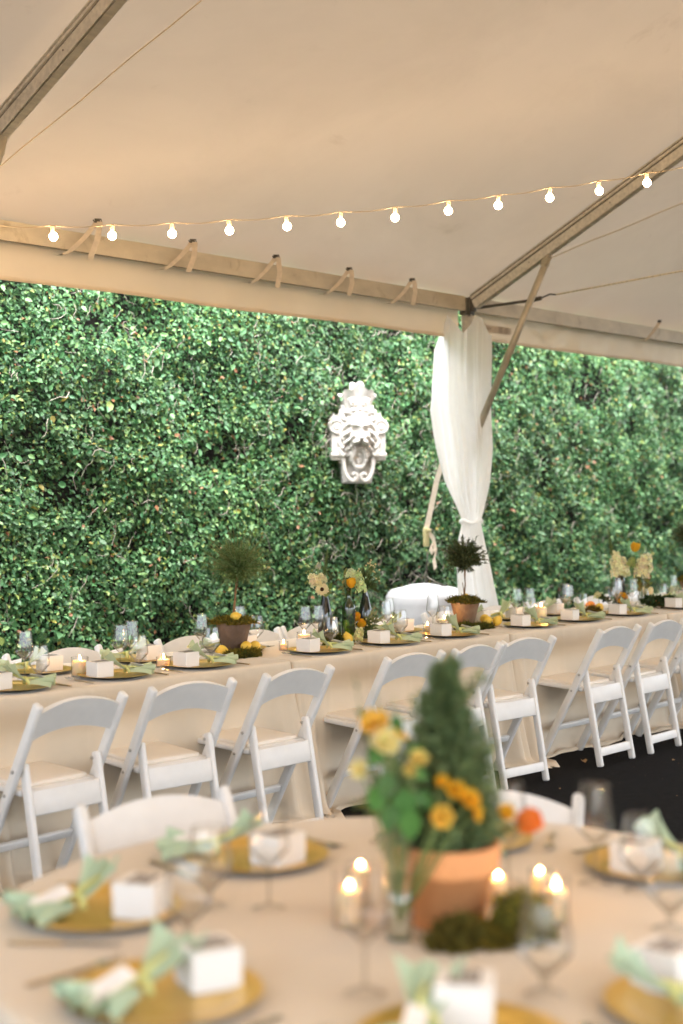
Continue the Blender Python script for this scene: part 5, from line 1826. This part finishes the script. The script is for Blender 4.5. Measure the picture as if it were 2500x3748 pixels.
bloom(FB, -.022, 1.00, 0.0238, 'golden yellow bloom nearest the orange pot rim', OY, (-.6, -.6, .3), .05, NV)
bloom(FB, -.018, 1.06, 0.0136, 'little yellow bloom above the golden one', YEL, (-.6, -.3, .6), .03, NV)
bloom((2.20, 1.63, 0), .025, .990, 0.0187, 'small yellow bloom beside the orange flower', YEL, (-.3, -.7, .5), .04, (2.19, 1.68, TOP + .15))
rose((2.22, 1.625, 0), .052, .972, .026, 'bright orange flower at the pot rim', (.85, .26, .05), (.3, -.6, .5), .04, (2.20, 1.68, TOP + .15))
lf_ = thing('broad_leaves', 'broad green leaves hanging over the glass vase', 'leaves', NV)
leaf_part(lf_, [((-.03, 0, .29), (-.3, -.1, -.8), (-.75, -.55, .3), .055, .020), ((-.01, -.02, .26), (.0, -.05, -.95), (-.7, -.65, .2), .065, .025), ((-.035, .01, .335), (-.5, .2, -.6), (-.6, -.75, .3), .045, .018), ((.005, -.02, .335), (.35, -.3, -.5), (-.8, -.5, .3), .05, .016),
                ((.0, -.02, .295), (.5, -.45, -.4), (-.6, -.7, .4), .045, .014), ((-.04, .01, .27), (-.2, .1, -.9), (-.75, -.6, .1), .06, .022), ((-.015, -.03, .225), (.1, -.1, -.9), (-.6, -.75, .2), .065, .024), ((-.03, -.01, .23), (-.25, .1, -.85), (-.8, -.5, .3), .055, .02),
                ((.01, -.03, .25), (.4, -.4, -.6), (-.6, -.7, .3), .05, .017), ((-.02, -.01, .35), (-.1, -.1, .9), (-.7, -.6, .2), .05, .014)], (.085, .22, .045))
stem_part(lf_, [(0, 0, 0), (0, 0, .2), (-.02, 0, .33)], .003)
greenery(VB, 'thin pale sprigs above the glass vase', [(-.085, 1.26), (-.07, 1.20), (-.045, 1.235), (-.01, 1.22), (.03, 1.235), (-.025, 1.17), (.015, 1.19), (-.03, 1.20)], (.13, .18, .08), .018, .006, NV, 9)
greenery((2.175, 1.70, 0), 'thin sprigs above the conifer tip', [(.055, 1.25), (.045, 1.22), (.0, 1.285), (-.005, 1.26), (.07, 1.235)], (.12, .17, .07), .018, .006, (2.175, 1.71, TOP + .38), 8)
moss([((0, 0, 0), .056, .052, .072, 3200, [(.19, .17, .028), (.13, .135, .025), (.24, .19, .03), (.08, .09, .018)])], (2.185, 1.545, TOP), 'round moss ball at the right foot of the orange pot')
moss([((0, 0, 0), .06, .045, .040, 2200, [(.13, .11, .022), (.09, .085, .018), (.18, .13, .025)]), ((.05, -.045, 0), .05, .035, .022, 1000, None)], (2.075, 1.605, TOP), 'low dark moss between the vase and the orange pot')

# ------------------------------------------------------------------ fallen leaves
def fallen(x_, y_, L_, a, label):
    V, F = leaf_cloud(np.zeros((1, 3)), np.array([[math.cos(a), math.sin(a), .0]]), np.array([[0, 0, 1.]]), np.array([L_]), np.array([L_ * .17]), .5)
    V[:, 2] = V[:, 2] - V[:, 2].min() + .004
    o = np_mesh('fallen_leaf', V, F, 'dryleaf')
    o.location = (x_, y_, 0)
    tag(o, label, 'dry leaf', 'dry leaves on the asphalt')
for i, (x_, y_, L_, a, w) in enumerate(((7.06, 4.54, .115, .75, 'large tan dry leaf on the asphalt left of a chair leg'), (7.17, 4.50, .07, .6, 'narrow dry leaf touching the chair leg'), (7.60, 4.58, .06, .9, 'ochre dry leaf under a chair rail'),
                                       (7.50, 4.22, .045, .2, 'small yellow dry leaf on open asphalt'), (6.85, 4.72, .06, .4, 'dry leaf against the pooled cloth'), (6.86, 4.62, .05, 1.1, 'pale dry leaf by the pooled cloth'), (6.72, 3.72, .09, -.5, 'straw thin dry leaf near the round table'),
                                       (6.38, 4.26, .03, .8, 'tiny dry leaf out on the asphalt'), (7.9, 4.35, .05, .3, 'dry leaf beyond the rearmost chair legs'))):
    fallen(x_, y_, L_, a, w)
lit = MB()
for i in range(260):
    x_, y_ = random.uniform(4.4, 9.5), random.uniform(2.6, 4.8)
    s_ = random.uniform(.003, .010)
    a = random.uniform(0, 6)
    lit.add([(x_, y_, .003), (x_ + s_ * math.cos(a), y_ + s_ * math.sin(a), .004), (x_ + s_ * .5 * math.cos(a + 1.2), y_ + s_ * .5 * math.sin(a + 1.2), .005)], [(0, 1, 2)])
o = lit.build('leaf_litter', 'dryleaf', kind='stuff', smooth=False)
tag(o, 'scattered leaf crumbs on the dark asphalt', 'litter')
